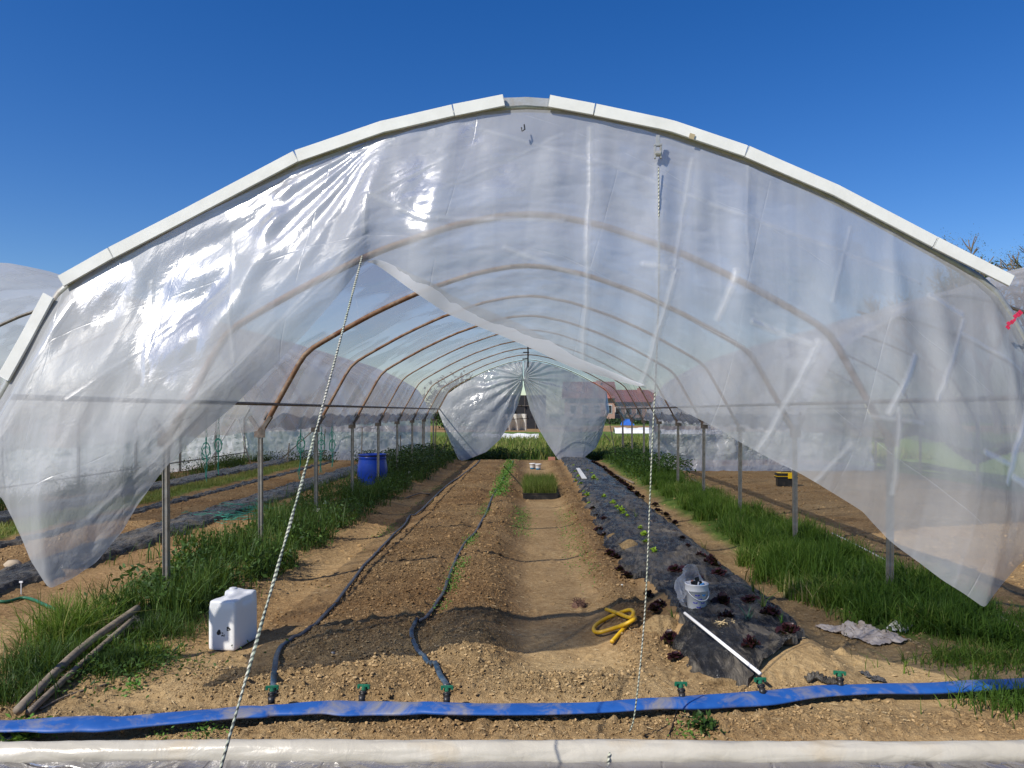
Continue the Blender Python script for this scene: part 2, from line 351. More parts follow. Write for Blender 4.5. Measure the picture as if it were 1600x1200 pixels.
    if pan:
        mp3 = m.n('Mapping'); mp3.inputs['Scale'].default_value = (1.3, .10, 1); mp3.inputs['Rotation'].default_value = (0, 0, .12); m.put(mp3.inputs[0], uv)
        al = m.math('ADD', al, m.math('MULTIPLY', m.rampf(m.noise(1.7, 2, .5, mp3.outputs[0]), [(.40, 1), (.42, .3), (.535, .0), (.56, .9), (.62, .4)]), pan))
    al = m.math('MINIMUM', m.math('MAXIMUM', al, .08), .96)
    col = tint
    if stain:
        sm = m.rampf(m.noise(.55, 4, .6, uv), [(.55, 0), (.72, 1)]); col = m.mix(m.math('MULTIPLY', sm, stain), tint, (.72, .62, .48))
    # crinkles: ridged small folds + smooth sags
    vor = m.n('TexVoronoi'); vor.feature = 'DISTANCE_TO_EDGE'; vor.inputs['Scale'].default_value = 5.5
    v2 = m.n('VectorMath', operation='MULTIPLY_ADD'); nz2 = m.n('TexNoise'); nz2.inputs['Scale'].default_value = 3; m.put(nz2.inputs['Vector'], uv)
    m.put(v2.inputs[0], nz2.outputs['Color']); v2.inputs[1].default_value = (.5, .5, 0); m.put(v2.inputs[2], uv); m.put(vor.inputs['Vector'], v2.outputs[0])
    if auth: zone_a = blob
    cr = m.math('MINIMUM', m.math('MULTIPLY', vor.outputs['Distance'], 3), .6)
    zone = m.rampf(m.noise(.8, 2, .5, uv), [(.42, .15), (.62, 1)])
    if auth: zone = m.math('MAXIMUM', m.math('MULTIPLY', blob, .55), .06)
    h = m.math('ADD', m.math('MULTIPLY', n_mid, .32), m.math('MULTIPLY', m.math('MULTIPLY', cr, m.math('MULTIPLY', zone, zone)), .75))
    h = m.math('ADD', h, m.math('MULTIPLY', m.noise(28, 3, .6, uv), .10))
    h = m.math('ADD', h, m.math('MULTIPLY', lines, .35))
    nb = m.bump(h, crinkle, .05)
    tp = m.n('BsdfTransparent'); tp.inputs[0].default_value = (*tcol, 1)
    df = m.n('BsdfDiffuse'); m.put(df.inputs[0], col); m.put(df.inputs['Normal'], nb)
    tl = m.n('BsdfTranslucent'); m.put(tl.inputs[0], col); m.put(tl.inputs['Normal'], nb)
    if refr:
        rf = m.n('BsdfRefraction'); rf.inputs['IOR'].default_value = 1.01; rf.inputs['Roughness'].default_value = .32; rf.inputs['Color'].default_value = (.9, .91, .92, 1)
        sx_ = m.n('MixShader'); sx_.inputs[0].default_value = refr; m.put(sx_.inputs[1], tl.outputs[0]); m.put(sx_.inputs[2], rf.outputs[0]); tl = sx_
    s1 = m.n('MixShader'); s1.inputs[0].default_value = trans; m.put(s1.inputs[1], df.outputs[0]); m.put(s1.inputs[2], tl.outputs[0])
    s2 = m.n('MixShader'); m.put(s2.inputs[0], al); m.put(s2.inputs[1], tp.outputs[0]); m.put(s2.inputs[2], s1.outputs[0])
    gls = m.n('BsdfGlossy'); gls.inputs['Roughness'].default_value = rough; m.put(gls.inputs['Normal'], nb)
    fr = m.n('Fresnel'); fr.inputs[0].default_value = 1.5; m.put(fr.inputs['Normal'], nb)
    wet = m.rampf(m.noise(.9, 3, .55, uv, .5), [(.44, .22), (.60, 1)])
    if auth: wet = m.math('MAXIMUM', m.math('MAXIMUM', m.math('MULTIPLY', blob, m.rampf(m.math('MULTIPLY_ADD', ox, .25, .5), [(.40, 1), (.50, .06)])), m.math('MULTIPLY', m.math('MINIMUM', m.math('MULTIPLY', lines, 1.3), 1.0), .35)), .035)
    m.put(gls.inputs['Roughness'], m.math('SUBTRACT', .40, m.math('MULTIPLY', wet, .40-rough)))
    fg = m.math('MINIMUM', m.math('MULTIPLY', m.math('MULTIPLY', fr.outputs[0], wet), .8*gl), .35)
    s3 = m.n('MixShader'); m.put(s3.inputs[0], fg); m.put(s3.inputs[1], s2.outputs[0]); m.put(s3.inputs[2], gls.outputs[0])
    return m.fin(s3)
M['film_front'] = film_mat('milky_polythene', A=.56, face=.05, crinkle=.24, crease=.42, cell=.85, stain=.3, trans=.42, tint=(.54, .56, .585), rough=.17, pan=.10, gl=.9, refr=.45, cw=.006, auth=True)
M['film_roof'] = film_mat('roof_polythene', A=.24, face=.34, crinkle=.14, crease=.22, cell=1.1, stain=.2, trans=.55, band=.05, tint=(.50, .52, .55))
M['film_side'] = film_mat('side_roof_polythene', A=.55, face=.25, crinkle=.14, crease=.2, cell=1.1, trans=.5, tint=(.76, .78, .82), band=.05)
M['film_wall'] = film_mat('crumpled_polythene', A=.80, face=.12, crinkle=1.0, gl=1.6, crease=.2, cell=.7, stain=.3, trans=.5, rough=.16)
M['film_end'] = film_mat('end_polythene', A=.88, face=.1, crinkle=.5, crease=.2, tint=(.62, .64, .66), cell=.9, stain=.1, rough=.13, gl=1.4, trans=.5)
M['film_low'] = film_mat('grey_skirt_polythene', A=.45, face=.2, crinkle=.8, crease=.3, cell=.5, tint=(.40, .39, .40), trans=.4)
M['bag'] = film_mat('thin_bag_plastic', A=.35, face=.35, crinkle=.9, crease=.3, cell=.2, trans=.5)

def roll_mat():
    m = NT('cream_film_roll'); co = m.co(); n = m.noise(2.0, 4, .6, co)
    mp = m.n('Mapping'); mp.inputs['Scale'].default_value = (1, 3, 3); m.put(mp.inputs[0], co)
    col = m.ramp(n, [(.3, (.42, .385, .31)), (.55, (.50, .465, .385)), (.75, (.46, .37, .24))])
    vor = m.n('TexVoronoi'); vor.feature = 'DISTANCE_TO_EDGE'; vor.inputs['Scale'].default_value = 4; m.put(vor.inputs['Vector'], mp.outputs[0])
    h = m.math('ADD', m.math('MULTIPLY', m.noise(11, 4, .6, co, 1.0), 1.0), m.math('MINIMUM', m.math('MULTIPLY', vor.outputs['Distance'], 2), .5))
    p = m.n('BsdfPrincipled'); m.put(p.inputs['Base Color'], col); p.inputs['Roughness'].default_value = .33
    m.put(p.inputs['Normal'], m.bump(h, .22, .02)); return m.fin(p)
M['roll'] = roll_mat()
def mulch_mat():
    m = NT('black_mulch_film'); co = m.co()
    mp = m.n('Mapping'); mp.inputs['Scale'].default_value = (5, 1.4, 1); mp.inputs['Rotation'].default_value = (0, 0, .35); m.put(mp.inputs[0], co)
    d1 = m.noise(2.0, 6, .7, mp.outputs[0], .8); d2 = m.noise(1.5, 5, .65, co)
    dust = m.math('MULTIPLY', m.rampf(m.math('ADD', m.math('MULTIPLY', d1, .6), m.math('MULTIPLY', d2, .4)), [(.46, 0), (.68, 1)]), .66)
    col = m.mix(dust, (.018, .018, .018), (.36, .31, .235))
    soil = m.rampf(m.noise(2.1, 5, .7, co, .4), [(.66, 0), (.70, 1)])
    col = m.mix(m.math('MULTIPLY', m.math('MULTIPLY', soil, .85), m.attr('soil')), col, (.33, .24, .15))
    p = m.n('BsdfPrincipled'); m.put(p.inputs['Base Color'], col)
    m.put(p.inputs['Roughness'], m.math('ADD', .20, m.math('MULTIPLY', dust, .7))); p.inputs['Specular IOR Level'].default_value = .38
    mp2 = m.n('Mapping'); mp2.inputs['Scale'].default_value = (6, 1.8, 1); mp2.inputs['Rotation'].default_value = (0, 0, .5); m.put(mp2.inputs[0], co)
    m.put(p.inputs['Normal'], m.bump(m.noise(3, 6, .66, mp2.outputs[0], 2.0), .9, .05)); return m.fin(p)
M['mulch'] = mulch_mat()
def rope_mat():
    m = NT('black_white_rope'); uv = m.n('TexCoord').outputs['UV']; sep = m.n('SeparateXYZ'); m.put(sep.inputs[0], uv)
    w1 = m.math('SINE', m.math('ADD', m.math('MULTIPLY', sep.outputs[1], 300), m.math('MULTIPLY', sep.outputs[0], 6.28)))
    w2 = m.noise(60, 2, .5, uv)
    f = m.rampf(m.math('ADD', m.math('MULTIPLY', w1, .22), m.math('MULTIPLY_ADD', w2, 1.6, -.3)), [(.46, 0), (.54, 1)])
    col = m.mix(f, (.05, .055, .05), m.ramp(m.noise(3, 2, .5, uv), [(.35, (.62, .58, .5)), (.6, (.42, .47, .34))]))
    p = m.n('BsdfPrincipled'); m.put(p.inputs['Base Color'], col); p.inputs['Roughness'].default_value = .7
    return m.fin(p)
M['rope'] = rope_mat()
def can_mat():
    m = NT('jerrycan_plastic'); co = m.co(); n = m.noise(60, 3, .6, co)
    sep = m.n('SeparateXYZ'); m.put(sep.inputs[0], co)
    def blob(x, z, r):
        a = m.math('POWER', m.math('SUBTRACT', sep.outputs[0], x), 2); b = m.math('POWER', m.math('SUBTRACT', sep.outputs[2], z), 2)
        return m.rampf(m.math('DIVIDE', m.math('SQRT', m.math('ADD', a, b)), r), [(.3, 1), (1, 0)])
    msk = m.math('MAXIMUM', blob(-.015, .115, .028), m.math('MULTIPLY', m.math('MAXIMUM', blob(.012, .10, .03), blob(.05, .14, .035)), .75))
    msk = m.math('GREATER_THAN', m.math('ADD', m.math('MULTIPLY', msk, .8), m.math('MULTIPLY', m.math('SUBTRACT', n, .5), 1.7)), .58)
    col = m.mix(msk, m.mix(m.rampf(m.noise(7, 5, .6, co), [(.55, 0), (.8, .2)]), (.80, .80, .79), (.5, .47, .42)), (.012, .012, .012))
    p = m.n('BsdfPrincipled'); m.put(p.inputs['Base Color'], col); p.inputs['Roughness'].default_value = .38
    p.inputs['Subsurface Weight'].default_value = .15; p.inputs['Subsurface Radius'].default_value = (.02, .02, .02)
    return m.fin(p)
M['can'] = can_mat()

# ------------------------------------------------------------ terrain
def track(y): return .25+.0*y
def macro(x, y):
    x = np.asarray(x, float); y = np.asarray(y, float)
    z = .015*fbm(x, y, .8, 3, 11)
    inn = sst(4.55, 5.3, y)*(1-sst(25.2, 26.2, y))
    wob = .05*np.sin(y*.9)+.04*np.sin(y*2.3+1)
    z = z+inn*(0.055*box_(x+wob, -1.62, -.82, .14)+.075*box_(x+wob*.7, -.68, -.28, .13)-.06*box_(x+wob*.5, -.12, .62, .16)+.04*box_(x, .72, .95, .1))
    z = z+.12*box_(x, 1.06, 1.98, .14)*sst(4.45, 4.95, y)*(1-sst(25.2, 26, y))
    z = z+.05*box_(y, 4.42, 4.85, .14)*box_(x, -2.2, .95, .3)
    z = z+.05*box_(np.abs(x), 2.55, 3.9, .35)*sst(5., 6., y)*(1-sst(26, 27, y))
    z = z-.03*(box_(x, 2.12, 2.5, .1)+box_(x, -2.3, -1.9, .15))*sst(4.8, 5.6, y)
    ib = sst(5.2, 6.2, y)*(1-sst(25, 26, y))
    z = z+ib*(.08*box_(x, -5.2, -4.65, .12)+.05*box_(x, -6.1, -5.45, .1)+.06*box_(x, -7.25, -6.5, .15)+.09*box_(x, -8.2, -7.6, .15))
    z = z-.035*(1-sst(3.75, 4.15, y))*sst(3.3, 3.5, y)
    far = sst(60, 250, y); z = z+far*1.2*fbm(x, y, .006, 2, 5)
    return z
def hz(x, y): return float(macro(np.array([x]), np.array([y]))[0])
def Gm(px, py, dz=0.0):
    z = 0.0
    for _ in range(8):
        p = G(px, py, z); z = hz(p[0], p[1])+dz
    return (p[0], p[1], z)

def seg(a, b, s): n = max(1, int(round(abs(b-a)/s))); return list(np.linspace(a, b, n, endpoint=False))
xs = seg(-11, -4.6, .07)+seg(-4.6, -2.6, .032)+seg(-2.6, 2.6, .015)+seg(2.6, 4.8, .03)+seg(4.8, 11, .07)+[11.0]
g = [];  v = 11.0; st = .09
while v < 420: st *= 1.16; v += st; g.append(v)
xs = np.array([-q for q in reversed(g)]+xs+g)
ys = []; v = 3.15
while v < 27.2: ys.append(v); v += max(.013, .0031*v)
yy2 = []; st = .09
while v < 520: yy2.append(v); st *= 1.08; v += st
yb = []; u = 3.15; st = .03
while u > -60: st *= 1.22; u -= st; yb.append(u)
ys = np.array(list(reversed(yb))+ys+yy2)
X, Y = np.meshgrid(xs, ys)
Z = macro(X, Y)
near = (1-sst(24, 29, Y))*sst(2.5, 3.2, Y)*(1-sst(9.5, 11, np.abs(X)))
inn = sst(4.6, 5.2, Y)*(1-sst(25.2, 26.2, Y))
wobX = X+.05*np.sin(Y*.9)
rough = .32+.0*X
rough = rough+inn*(.45*box_(wobX, -1.68, -.2, .12)+.35*box_(X, .66, 1.02, .06)-.24*box_(X, -.1, .6, .1))
rough = rough+.5*box_(Y, 4.4, 4.85, .08)*box_(X, -2.0, .6, .2)+.35*box_(Y, 3.95, 4.25, .08)
rough = rough+.2*box_(X, 1.0, 2.0, .05)*box_(Y, 4.3, 4.6, .05)
rough = rough-.22*box_(X, 2.1, 4, .2)*(1-sst(4.9, 5.3, Y))+.25*box_(X, 4.1, 9.6, .2)*sst(5, 6, Y)+.4*box_(X, -6.2, -5.3, .1)*sst(5, 6, Y)
rough = np.clip(rough+.25*fbm(X, Y, 1.3, 2, 31), .05, 1)*(1-.93*box_(X, 1.06, 1.98, .04)*(Y > 4.62+.4*sst(1.3, 1.9, X)))
rough = rough*(1-.93*((X > -5.2) & (X < -4.65) & (Y > 6)))
Z = Z+near*rough*(.018*fbm(X, Y, 7, 4, 41, .65)+.013*fbm(X, Y, 26, 2, 51)+.012*np.maximum(0, ridg(X, Y, 11, 2, 61)-.75)*0.8)
# clods pushed up in the height field
N = 26000
cy_ = 3.3*np.exp(RNG.uniform(0, math.log(27/3.3), N)); cx_ = RNG.uniform(-1, 1, N)*np.minimum(9.5, cy_*.72)
rr_ = RNG.uniform(.010, .023, N)*(1+.03*cy_)*RNG.choice([1, 1, 1, 1.6], N)
ix = np.searchsorted(xs, cx_); iy = np.searchsorted(ys, cy_)
for a, b, r, i, j in zip(cx_, cy_, rr_, ix, iy):
    if RNG.random() > rough[j, min(i, len(xs)-1)]*1.15: continue
    i0 = np.searchsorted(xs, a-r); i1 = np.searchsorted(xs, a+r); j0 = np.searchsorted(ys, b-r); j1 = np.searchsorted(ys, b+r)
    if i1 <= i0 or j1 <= j0: continue
    d = ((xs[i0:i1][None, :]-a)**2+(ys[j0:j1][:, None]-b)**2)/r**2
    Z[j0:j1, i0:i1] += np.sqrt(np.maximum(0, 1-d))*r*.5
# footprints / dents in path
for _ in range(60):
    a = random.uniform(-.1, .6); b = random.uniform(4.9, 14); r = random.uniform(.06, .13)
    i0 = np.searchsorted(xs, a-r*3); i1 = np.searchsorted(xs, a+r*3); j0 = np.searchsorted(ys, b-r*3); j1 = np.searchsorted(ys, b+r*3)
    d = ((xs[i0:i1][None, :]-a)**2+(ys[j0:j1][:, None]-b)**2*.35)/r**2
    Z[j0:j1, i0:i1] -= .008*np.exp(-d)
# soil heaps lying over the mulch film
dry = .22+.48*(1-sst(4.9, 6.3, Y+.12*fbm(X, Y, 2, 2, 9)))*np.ones_like(X)
dry = dry+.28*inn*box_(X, -.05, .62, .15)+.25*inn*box_(X, 2.02, 2.6, .1)+.22*box_(X, 4.1, 9.6, .2)-.1*box_(Y, 3.2, 4.1, .1)*box_(X, -9, 9, 1)+.12*inn*box_(np.abs(X), 2.0, 4.2, .2)
dry = np.clip(dry+.35*fbm(X, Y, .7, 3, 71), 0, 1)
grass = sst(25.9, 26.6, Y)*1.0+.0*X
def mg(x0, x1, y0, y1, s=.25): return box_(X, x0, x1, s)*box_(Y, y0, y1, s)
grass = grass+.40*mg(-3.9, -2.7, 5.6, 26)+.75*mg(2.4, 3.8, 5.4, 26)+.8*mg(-7.3, -6.6, 6, 26)+.35*mg(-9.6, -8.3, 5, 26)
grass = np.maximum(grass, .9*sst(9.7, 10.4, np.abs(X))); grass = np.maximum(grass, .75*(1-sst(.5, 1.5, Y)))
brownf = box_(Y, 62, 92, 2)*(1-.5*sst(0, 1, fbm(X, Y, .02, 2, 3)))
grass = np.clip(grass*(1-brownf)+.35*fbm(X, Y, .25, 3, 81)*sst(26, 28, Y)+.25*fbm(X, Y, 1.4, 2, 82)*(grass > .1), 0, 1)
me = surf('ground', X, Y, Z, [M['soil']], attrs={'dry': dry, 'grass': grass, 'rough': rough, 'brown': brownf})
link('ground', me, kind='structure')
def zg(x, y):
    i = int(np.clip(np.searchsorted(xs, x), 1, len(xs)-1)); j = int(np.clip(np.searchsorted(ys, y), 1, len(ys)-1)); return float(Z[j, i])
def zga(x, y):
    i = np.clip(np.searchsorted(xs, x), 1, len(xs)-1); j = np.clip(np.searchsorted(ys, y), 1, len(ys)-1); return Z[j, i]

# ------------------------------------------------------------ polytunnel frames
prof_px = [(0, 476), (60, 473), (120, 462), (180, 449), (240, 430), (355, 389), (440, 351), (520, 312), (600, 268), (660, 234), (700, 210), (728, 186), (752, 150), (775, 108), (815, 36), (872, -68)]
PX = np.array([p[0] for p in prof_px])*4.4/1200; PZ = np.array([p[1] for p in prof_px])*4.4/1200+EYE
def prof(x): return np.interp(np.abs(x), PX, PZ)
full = [(-x, z) for x, z in zip(PX[::-1], PZ[::-1])]+[(x, z) for x, z in zip(PX[1:], PZ[1:])]
fs = np.array(full); arcl = np.concatenate([[0], np.cumsum(np.hypot(*np.diff(fs, axis=0).T))])
def arc(t):   # t in metres along hoop
    return np.interp(t, arcl, fs[:, 0]), np.interp(t, arcl, fs[:, 1])
def hoop_mesh(r=.031, mat='rust', n=6, x0=0, half=None):
    t = np.linspace(0, arcl[-1], 61) if half is None else np.linspace(*half, 40)
    x, z = arc(t); b = MB(); b.tube([(a+x0, 0, c) for a, c in zip(x, z)], r, n); return b.mesh('hoop', [M[mat]], True)
L = arcl[-1]
tun = thing('polytunnel', (0, 4.4, 0), 'middle polytunnel in front with milky end film pulled aside under a white boarded arch', 'polytunnel', world_children=True)
lt = thing('polytunnel', (-6.4, 9.2, 0), 'left side polytunnel holding mulched beds and yellowing grass strips', 'polytunnel', world_children=True)
rt = thing('polytunnel', (6.4, 9.2, 0), 'right side polytunnel of bare brown soil closed by a crumpled film wall', 'polytunnel', world_children=True)
hm = hoop_mesh(); hm_far = hoop_mesh(.016); hm_mid = hoop_mesh(.022); hm_front = hoop_mesh(.03, 'aluminium', 8); hm_side = hoop_mesh(.025, 'galv', 6)
def loc(root, x, y, z): b = root['_base']; return (x-b[0], y-b[1], z-b[2])
YS = [4.4+2.4*k for k in range(10)]; YS[-1] = 26.0
# posts
b = MB(); b.box((0, 0, .66), (.048, .045, 1.56)); b.box((.018, -.026, .66), (.008, .012, 1.54)); b.box((-.018, -.026, .66), (.008, .012, 1.54)); pm = b.mesh('post', [M['galv']])
b = MB()
b.box((.06, 0, 1.49), (.04, .06, .24), Matrix.Rotation(math.radians(34), 3, 'Y')); b.box((-.06, 0, 1.49), (.04, .06, .24), Matrix.Rotation(math.radians(-34), 3, 'Y'))
b.box((0, -.03, 1.40), (.13, .008, .12)); b.box((.06, 0, 1.60), (.012, .04, .1), Matrix.Rotation(.3, 3, 'Y')); brm = b.mesh('bracket', [M['galv_dark']])
for k, y in enumerate(YS):
    for s in (-1, 1):
        po = link('post', pm, tun, loc(tun, s*3.2, y, 0)); po.rotation_euler = (random.uniform(-.006, .006), random.uniform(-.006, .006), 0)
        link('bracket', brm, po, (0, 0, 0))
    if k == 0: h = link('hoop', hm_front, tun, loc(tun, 0, y, 0))
    else: h = link('hoop', hm if k < 3 else (hm_mid if k < 5 else hm_far), tun, loc(tun, 0, y, 0))
    if k >= 2:
        if k > 2: link('hoop', hm_side, lt, loc(lt, -6.4, y, 0))
        po = link('post', pm, lt, loc(lt, -9.6, y, 0))
        if y < 22:
            if k > 2: link('hoop', hm_side, rt, loc(rt, 6.4, y, 0))
            link('post', pm, rt, loc(rt, 9.6, y, 0))
for s in (-1, 1):
    b = MB(); b.tube([(s*2.99, 4.4, 1.735), (s*2.99, 26, 1.735)], .02, 6); link('purlin', b.mesh('purlin', [M['galv_dark']]), tun)
b = MB(); b.tube([(0, 20.4, 3.42), (0, 20.4, 2.82)], .02, 6); b.tube([(-.13, 20.4, 3.22), (.03, 20.4, 3.22)], .016, 5); b.tube([(-.15, 20.4, 3.04), (.02, 20.4, 3.06)], .016, 5)
link('hanging_rod', b.mesh('hanging_rod', [M['black_plastic']]), tun)
# white boards nailed along the arch
def board(pts, name='arch_board', mat='white_board', wd=.066, th=.018, y=4.345, dz=0):
    b = MB(); q = [Vector(P(px, py, 4.4)) for px, py in pts]; V = []
    for i, p in enumerate(q):
        t = (q[min(i+1, len(q)-1)]-q[max(i-1, 0)]); t.y = 0; t.normalize(); nrm = Vector((-t.z, 0, t.x))
        for a, c in ((-1, -1), (1, -1), (1, 1), (-1, 1)):
            V.append(Vector((p.x, y+c*th/2, p.z+dz))+nrm*a*wd/2)
    n = len(q); F = [(i*4+k, i*4+(k+1) % 4, (i+1)*4+(k+1) % 4, (i+1)*4+k) for i in range(n-1) for k in range(4)]+[(0, 1, 2, 3), tuple((n-1)*4+k for k in range(4))]
    b.add(V, F); return link(name, b.mesh(name, [M[mat]], bevel=.002), tun)
bl = [[(16, 591), (50, 531), (86, 464)], [(105, 442), (181.6, 398.7)], [(182.6, 398.2), (300, 338), (467, 249.7)], [(468, 249.3), (600, 204), (618, 200), (709.4, 178.7)], [(710.4, 178.5), (788, 163)],
      [(857, 164), (927, 177.3)], [(928, 177.6), (1030, 199), (1050, 204), (1161.4, 241.6)], [(1162.4, 242.1), (1300, 302), (1452.2, 381.8)], [(1453.2, 382.4), (1571, 442)]]
for q in bl: board(q)
board([(787, 163), (822, 161.5), (858, 164)], 'ridge_plate', 'aluminium', .05, .012, 4.375)
b = MB(); b.box(P(1081, 213, 4.33), (.03, .004, .03), Matrix.Rotation(.3, 3, 'Y')); link('tape_patch', b.mesh('tape_patch', [M['tan_tape']]), tun)
b = MB()   # pulley hung from the arch
c = P(1028, 232, 4.3)
b.box((c[0], c[1], c[2]+.045), (.022, .012, .06)); b.box((c[0]-.016, c[1], c[2]-.02), (.01, .02, .075)); b.box((c[0]+.016, c[1], c[2]-.02), (.01, .02, .075)); b.box((c[0], c[1], c[2]+.018), (.045, .02, .014)); b.tube([(c[0]-.016, c[1], c[2]-.03), (c[0]+.016, c[1], c[2]-.03)], .016, 12)
link('pulley', b.mesh('pulley', [M['aluminium']], bevel=.002), tun)
b = MB(); c = P(819, 203, 4.3); b.tube([(c[0], c[1], c[2]+.03), (c[0]+.004, c[1]-.01, c[2]), (c[0]-.012, c[1]-.02, c[2]-.015), (c[0]-.015, c[1]-.015, c[2]+.008)], .004, 6)
link('hook', b.mesh('hook', [M['black_plastic']]), tun)

# roof films
def roof(root, x0, y0, y1, name='roof_film', inner=0, seed=0, off=.035, a0=0, a1=1):
    nt_ = 150; ny = int((y1-y0)*13); t = np.linspace(a0*L, a1*L, nt_); x, z = arc(t)
    dx = np.gradient(x); dz = np.gradient(z); ln = np.hypot(dx, dz); nx, nz = -dz/ln, dx/ln
    T, YY = np.meshgrid(t, np.linspace(y0, y1, ny)); XX = np.interp(T, t, x); ZZ = np.interp(T, t, z); NX = np.interp(T, t, nx); NZ = np.interp(T, t, nz)
    ph = ((YY-4.4) % 2.4)/2.4; sag = np.sin(PI*ph)
    side = 1-sst(.2, 1.5, np.minimum(T, L-T))
    d = off-.035*sag+.03*sag*fbm(T, YY, .9, 3, seed+3)+.022*side*sag*np.sin(YY*9+3*fbm(T, YY, .8, 2, seed+5))+.010*fbm(T*.6, YY, 3, 3, seed+7)*sag
    me = surf(name, XX+NX*d+x0, YY, ZZ+NZ*d, [M['film_roof' if x0 == 0 else 'film_side']], T, YY)
    return link(name, me, root)
roof(tun, 0, 4.41, 26.05, seed=100)
roof(lt, -6.4, 9.15, 26.05, seed=200); roof(rt, 6.4, 9.15, 21.25, seed=300)

# front end film pulled open like a curtain
hem = [(-70, 640, 4.36, -45), (-50, 720, 4.2, -5), (0, 772, 4.08, 40), (40, 850, 4.0, 72), (80, 920, 3.96, 105), (115, 903, 4.0, 140), (150, 880, 4.05, 180), (190, 832, 4.08, 225), (215, 790, 4.1, 262), (262, 730, 4.12, 305), (310, 685, 4.12, 350), (360, 638, 4.1, 395), (420, 580, 4.1, 445),
       (480, 520, 4.1, 500), (540, 452, 4.13, 550), (574, 408, 4.16, 592), (590, 414, 4.16, 612), (640, 450, 4.14, 660), (700, 490, 4.12, 715), (820, 540, 4.12, 830), (900, 575, 4.12, 915), (1000, 605, 4.1, 1020), (1080, 650, 4.07, 1100), (1155, 690, 4.03, 1175),
       (1250, 740, 3.97, 1280), (1345, 798, 3.92, 1380), (1385, 842, 3.92, 1430), (1470, 905, 3.86, 1500), (1535, 948, 3.84, 1555), (1562, 915, 3.88, 1580), (1600, 870, 3.95, 1605), (1660, 800, 4.1, 1645), (1705, 700, 4.3, 1692)]
hx = np.array([P(*h[:3]) for h in hem]); ta = []
for h in hem:
    xa = (h[3]-825)/1200*4.4; xq, zq = arc(np.linspace(0, L, 2000)); ta.append(float(np.interp(xa, xq, np.linspace(0, L, 2000))))
ta = np.array(ta); nu, nv = 520, 260
tt = np.linspace(ta[0], ta[-1], nu)
from math import sin, cos
hp = np.stack([np.interp(tt, ta, hx[:, k]) for k in range(3)], -1)
ks = np.array([1, 2, 1.])/4          # soften the hem a little
for _ in range(2):
    q = hp.copy(); q[1:-1] = ks[0]*hp[:-2]+ks[1]*hp[1:-1]+ks[2]*hp[2:]; hp = q
xt, zt = arc(tt); VV, TT = np.meshgrid(np.linspace(0, 1, nv), tt, indexing='ij')
e = VV**.96
XX = xt[None]*(1-e)+hp[None, :, 0]*e; ZZ = (zt[None]-.025)*(1-e)+hp[None, :, 2]*e; YY = 4.372*(1-e)+hp[None, :, 1]*e
drop = VV*np.linalg.norm(hp-np.stack([xt, np.full(nu, 4.37), zt], -1), axis=1)[None]
S = XX; D1 = ZZ
YY = YY-.16*np.sin(PI*VV)*np.minimum(1, drop/1.2)
wq = np.sin(PI*np.clip(VV, 0, 1)**.8)
tx, tz = P(577, 372, 4.16)[0], P(577, 372, 4.16)[2]
rad = np.hypot(XX-tx, ZZ-tz); ang = np.arctan2(ZZ-tz, XX-tx)
env = sst(.3, 1.1, rad)*(1-sst(2.2, 3.4, rad)*.6)
YY = YY+.010*env*np.sin(ang*17+3*fbm(XX, ZZ, .8, 2, 400))*sst(0, .25, VV)
# draping folds hanging from the arch fixings
for i, (fx, amp) in enumerate([(120, .05), (250, .03), (470, .04), (605, .05), (715, .045), (860, .02), (940, .04), (1040, .05), (1095, .03), (1165, .05), (1300, .035), (1390, .05), (1452, .04), (1540, .05)]):
    x0 = (fx-825)/1200*4.4; z0 = prof(x0); dd = np.maximum(.02, z0-ZZ)
    drift = [-.5, -.45, -.6, -.35, -.3, .0, -.12, -.2, -.22, -.25, -.3, -.2, -.1, .1][i]
    c0 = x0+drift*dd*.55; wdt = .04+.07*dd
    YY = YY-amp*.75*np.exp(-((XX-c0)/wdt)**2)*np.minimum(1, dd*2)*(1-.7*sst(1.2, 2.6, dd))
fx_, fz_ = P(604, 204, 4.35)[0], P(604, 204, 4.35)[2]; a2 = np.arctan2(ZZ-fz_, XX-fx_); r2 = np.hypot(ZZ-fz_, XX-fx_)
YY = YY+.006*np.sin(a2*34+1.5*fbm(XX, ZZ, .9, 2, 405))*box_(a2, -2.75, -1.95, .15)*sst(.05, .5, r2)*(1-.6*sst(1.2, 2.8, r2))
YY = YY+.05*fbm(TT, drop, .7, 2, 420)*wq+.006*fbm(TT, drop*.35, 4.0, 3, 430)*sst(0, .15, VV)+.004*(ridg(TT+.3*drop, drop, 2.2, 2, 440)-1)*sst(.02, .2, VV)
cz = sst(.0, .25, fbm(TT, drop, .7, 2, 445)); YY = YY+.004*cz*ridg(TT*1.0+drop*.6, drop*2.2, 4.2, 2, 447)
XX = XX+.012*fbm(TT, drop, 2.2, 2, 450)*e; ZZ = ZZ+.010*fbm(TT, drop, 2.2, 2, 460)*e
me = surf('end_film', XX, YY, ZZ, [M['film_front']], TT, drop); ef = link('end_film', me, tun)
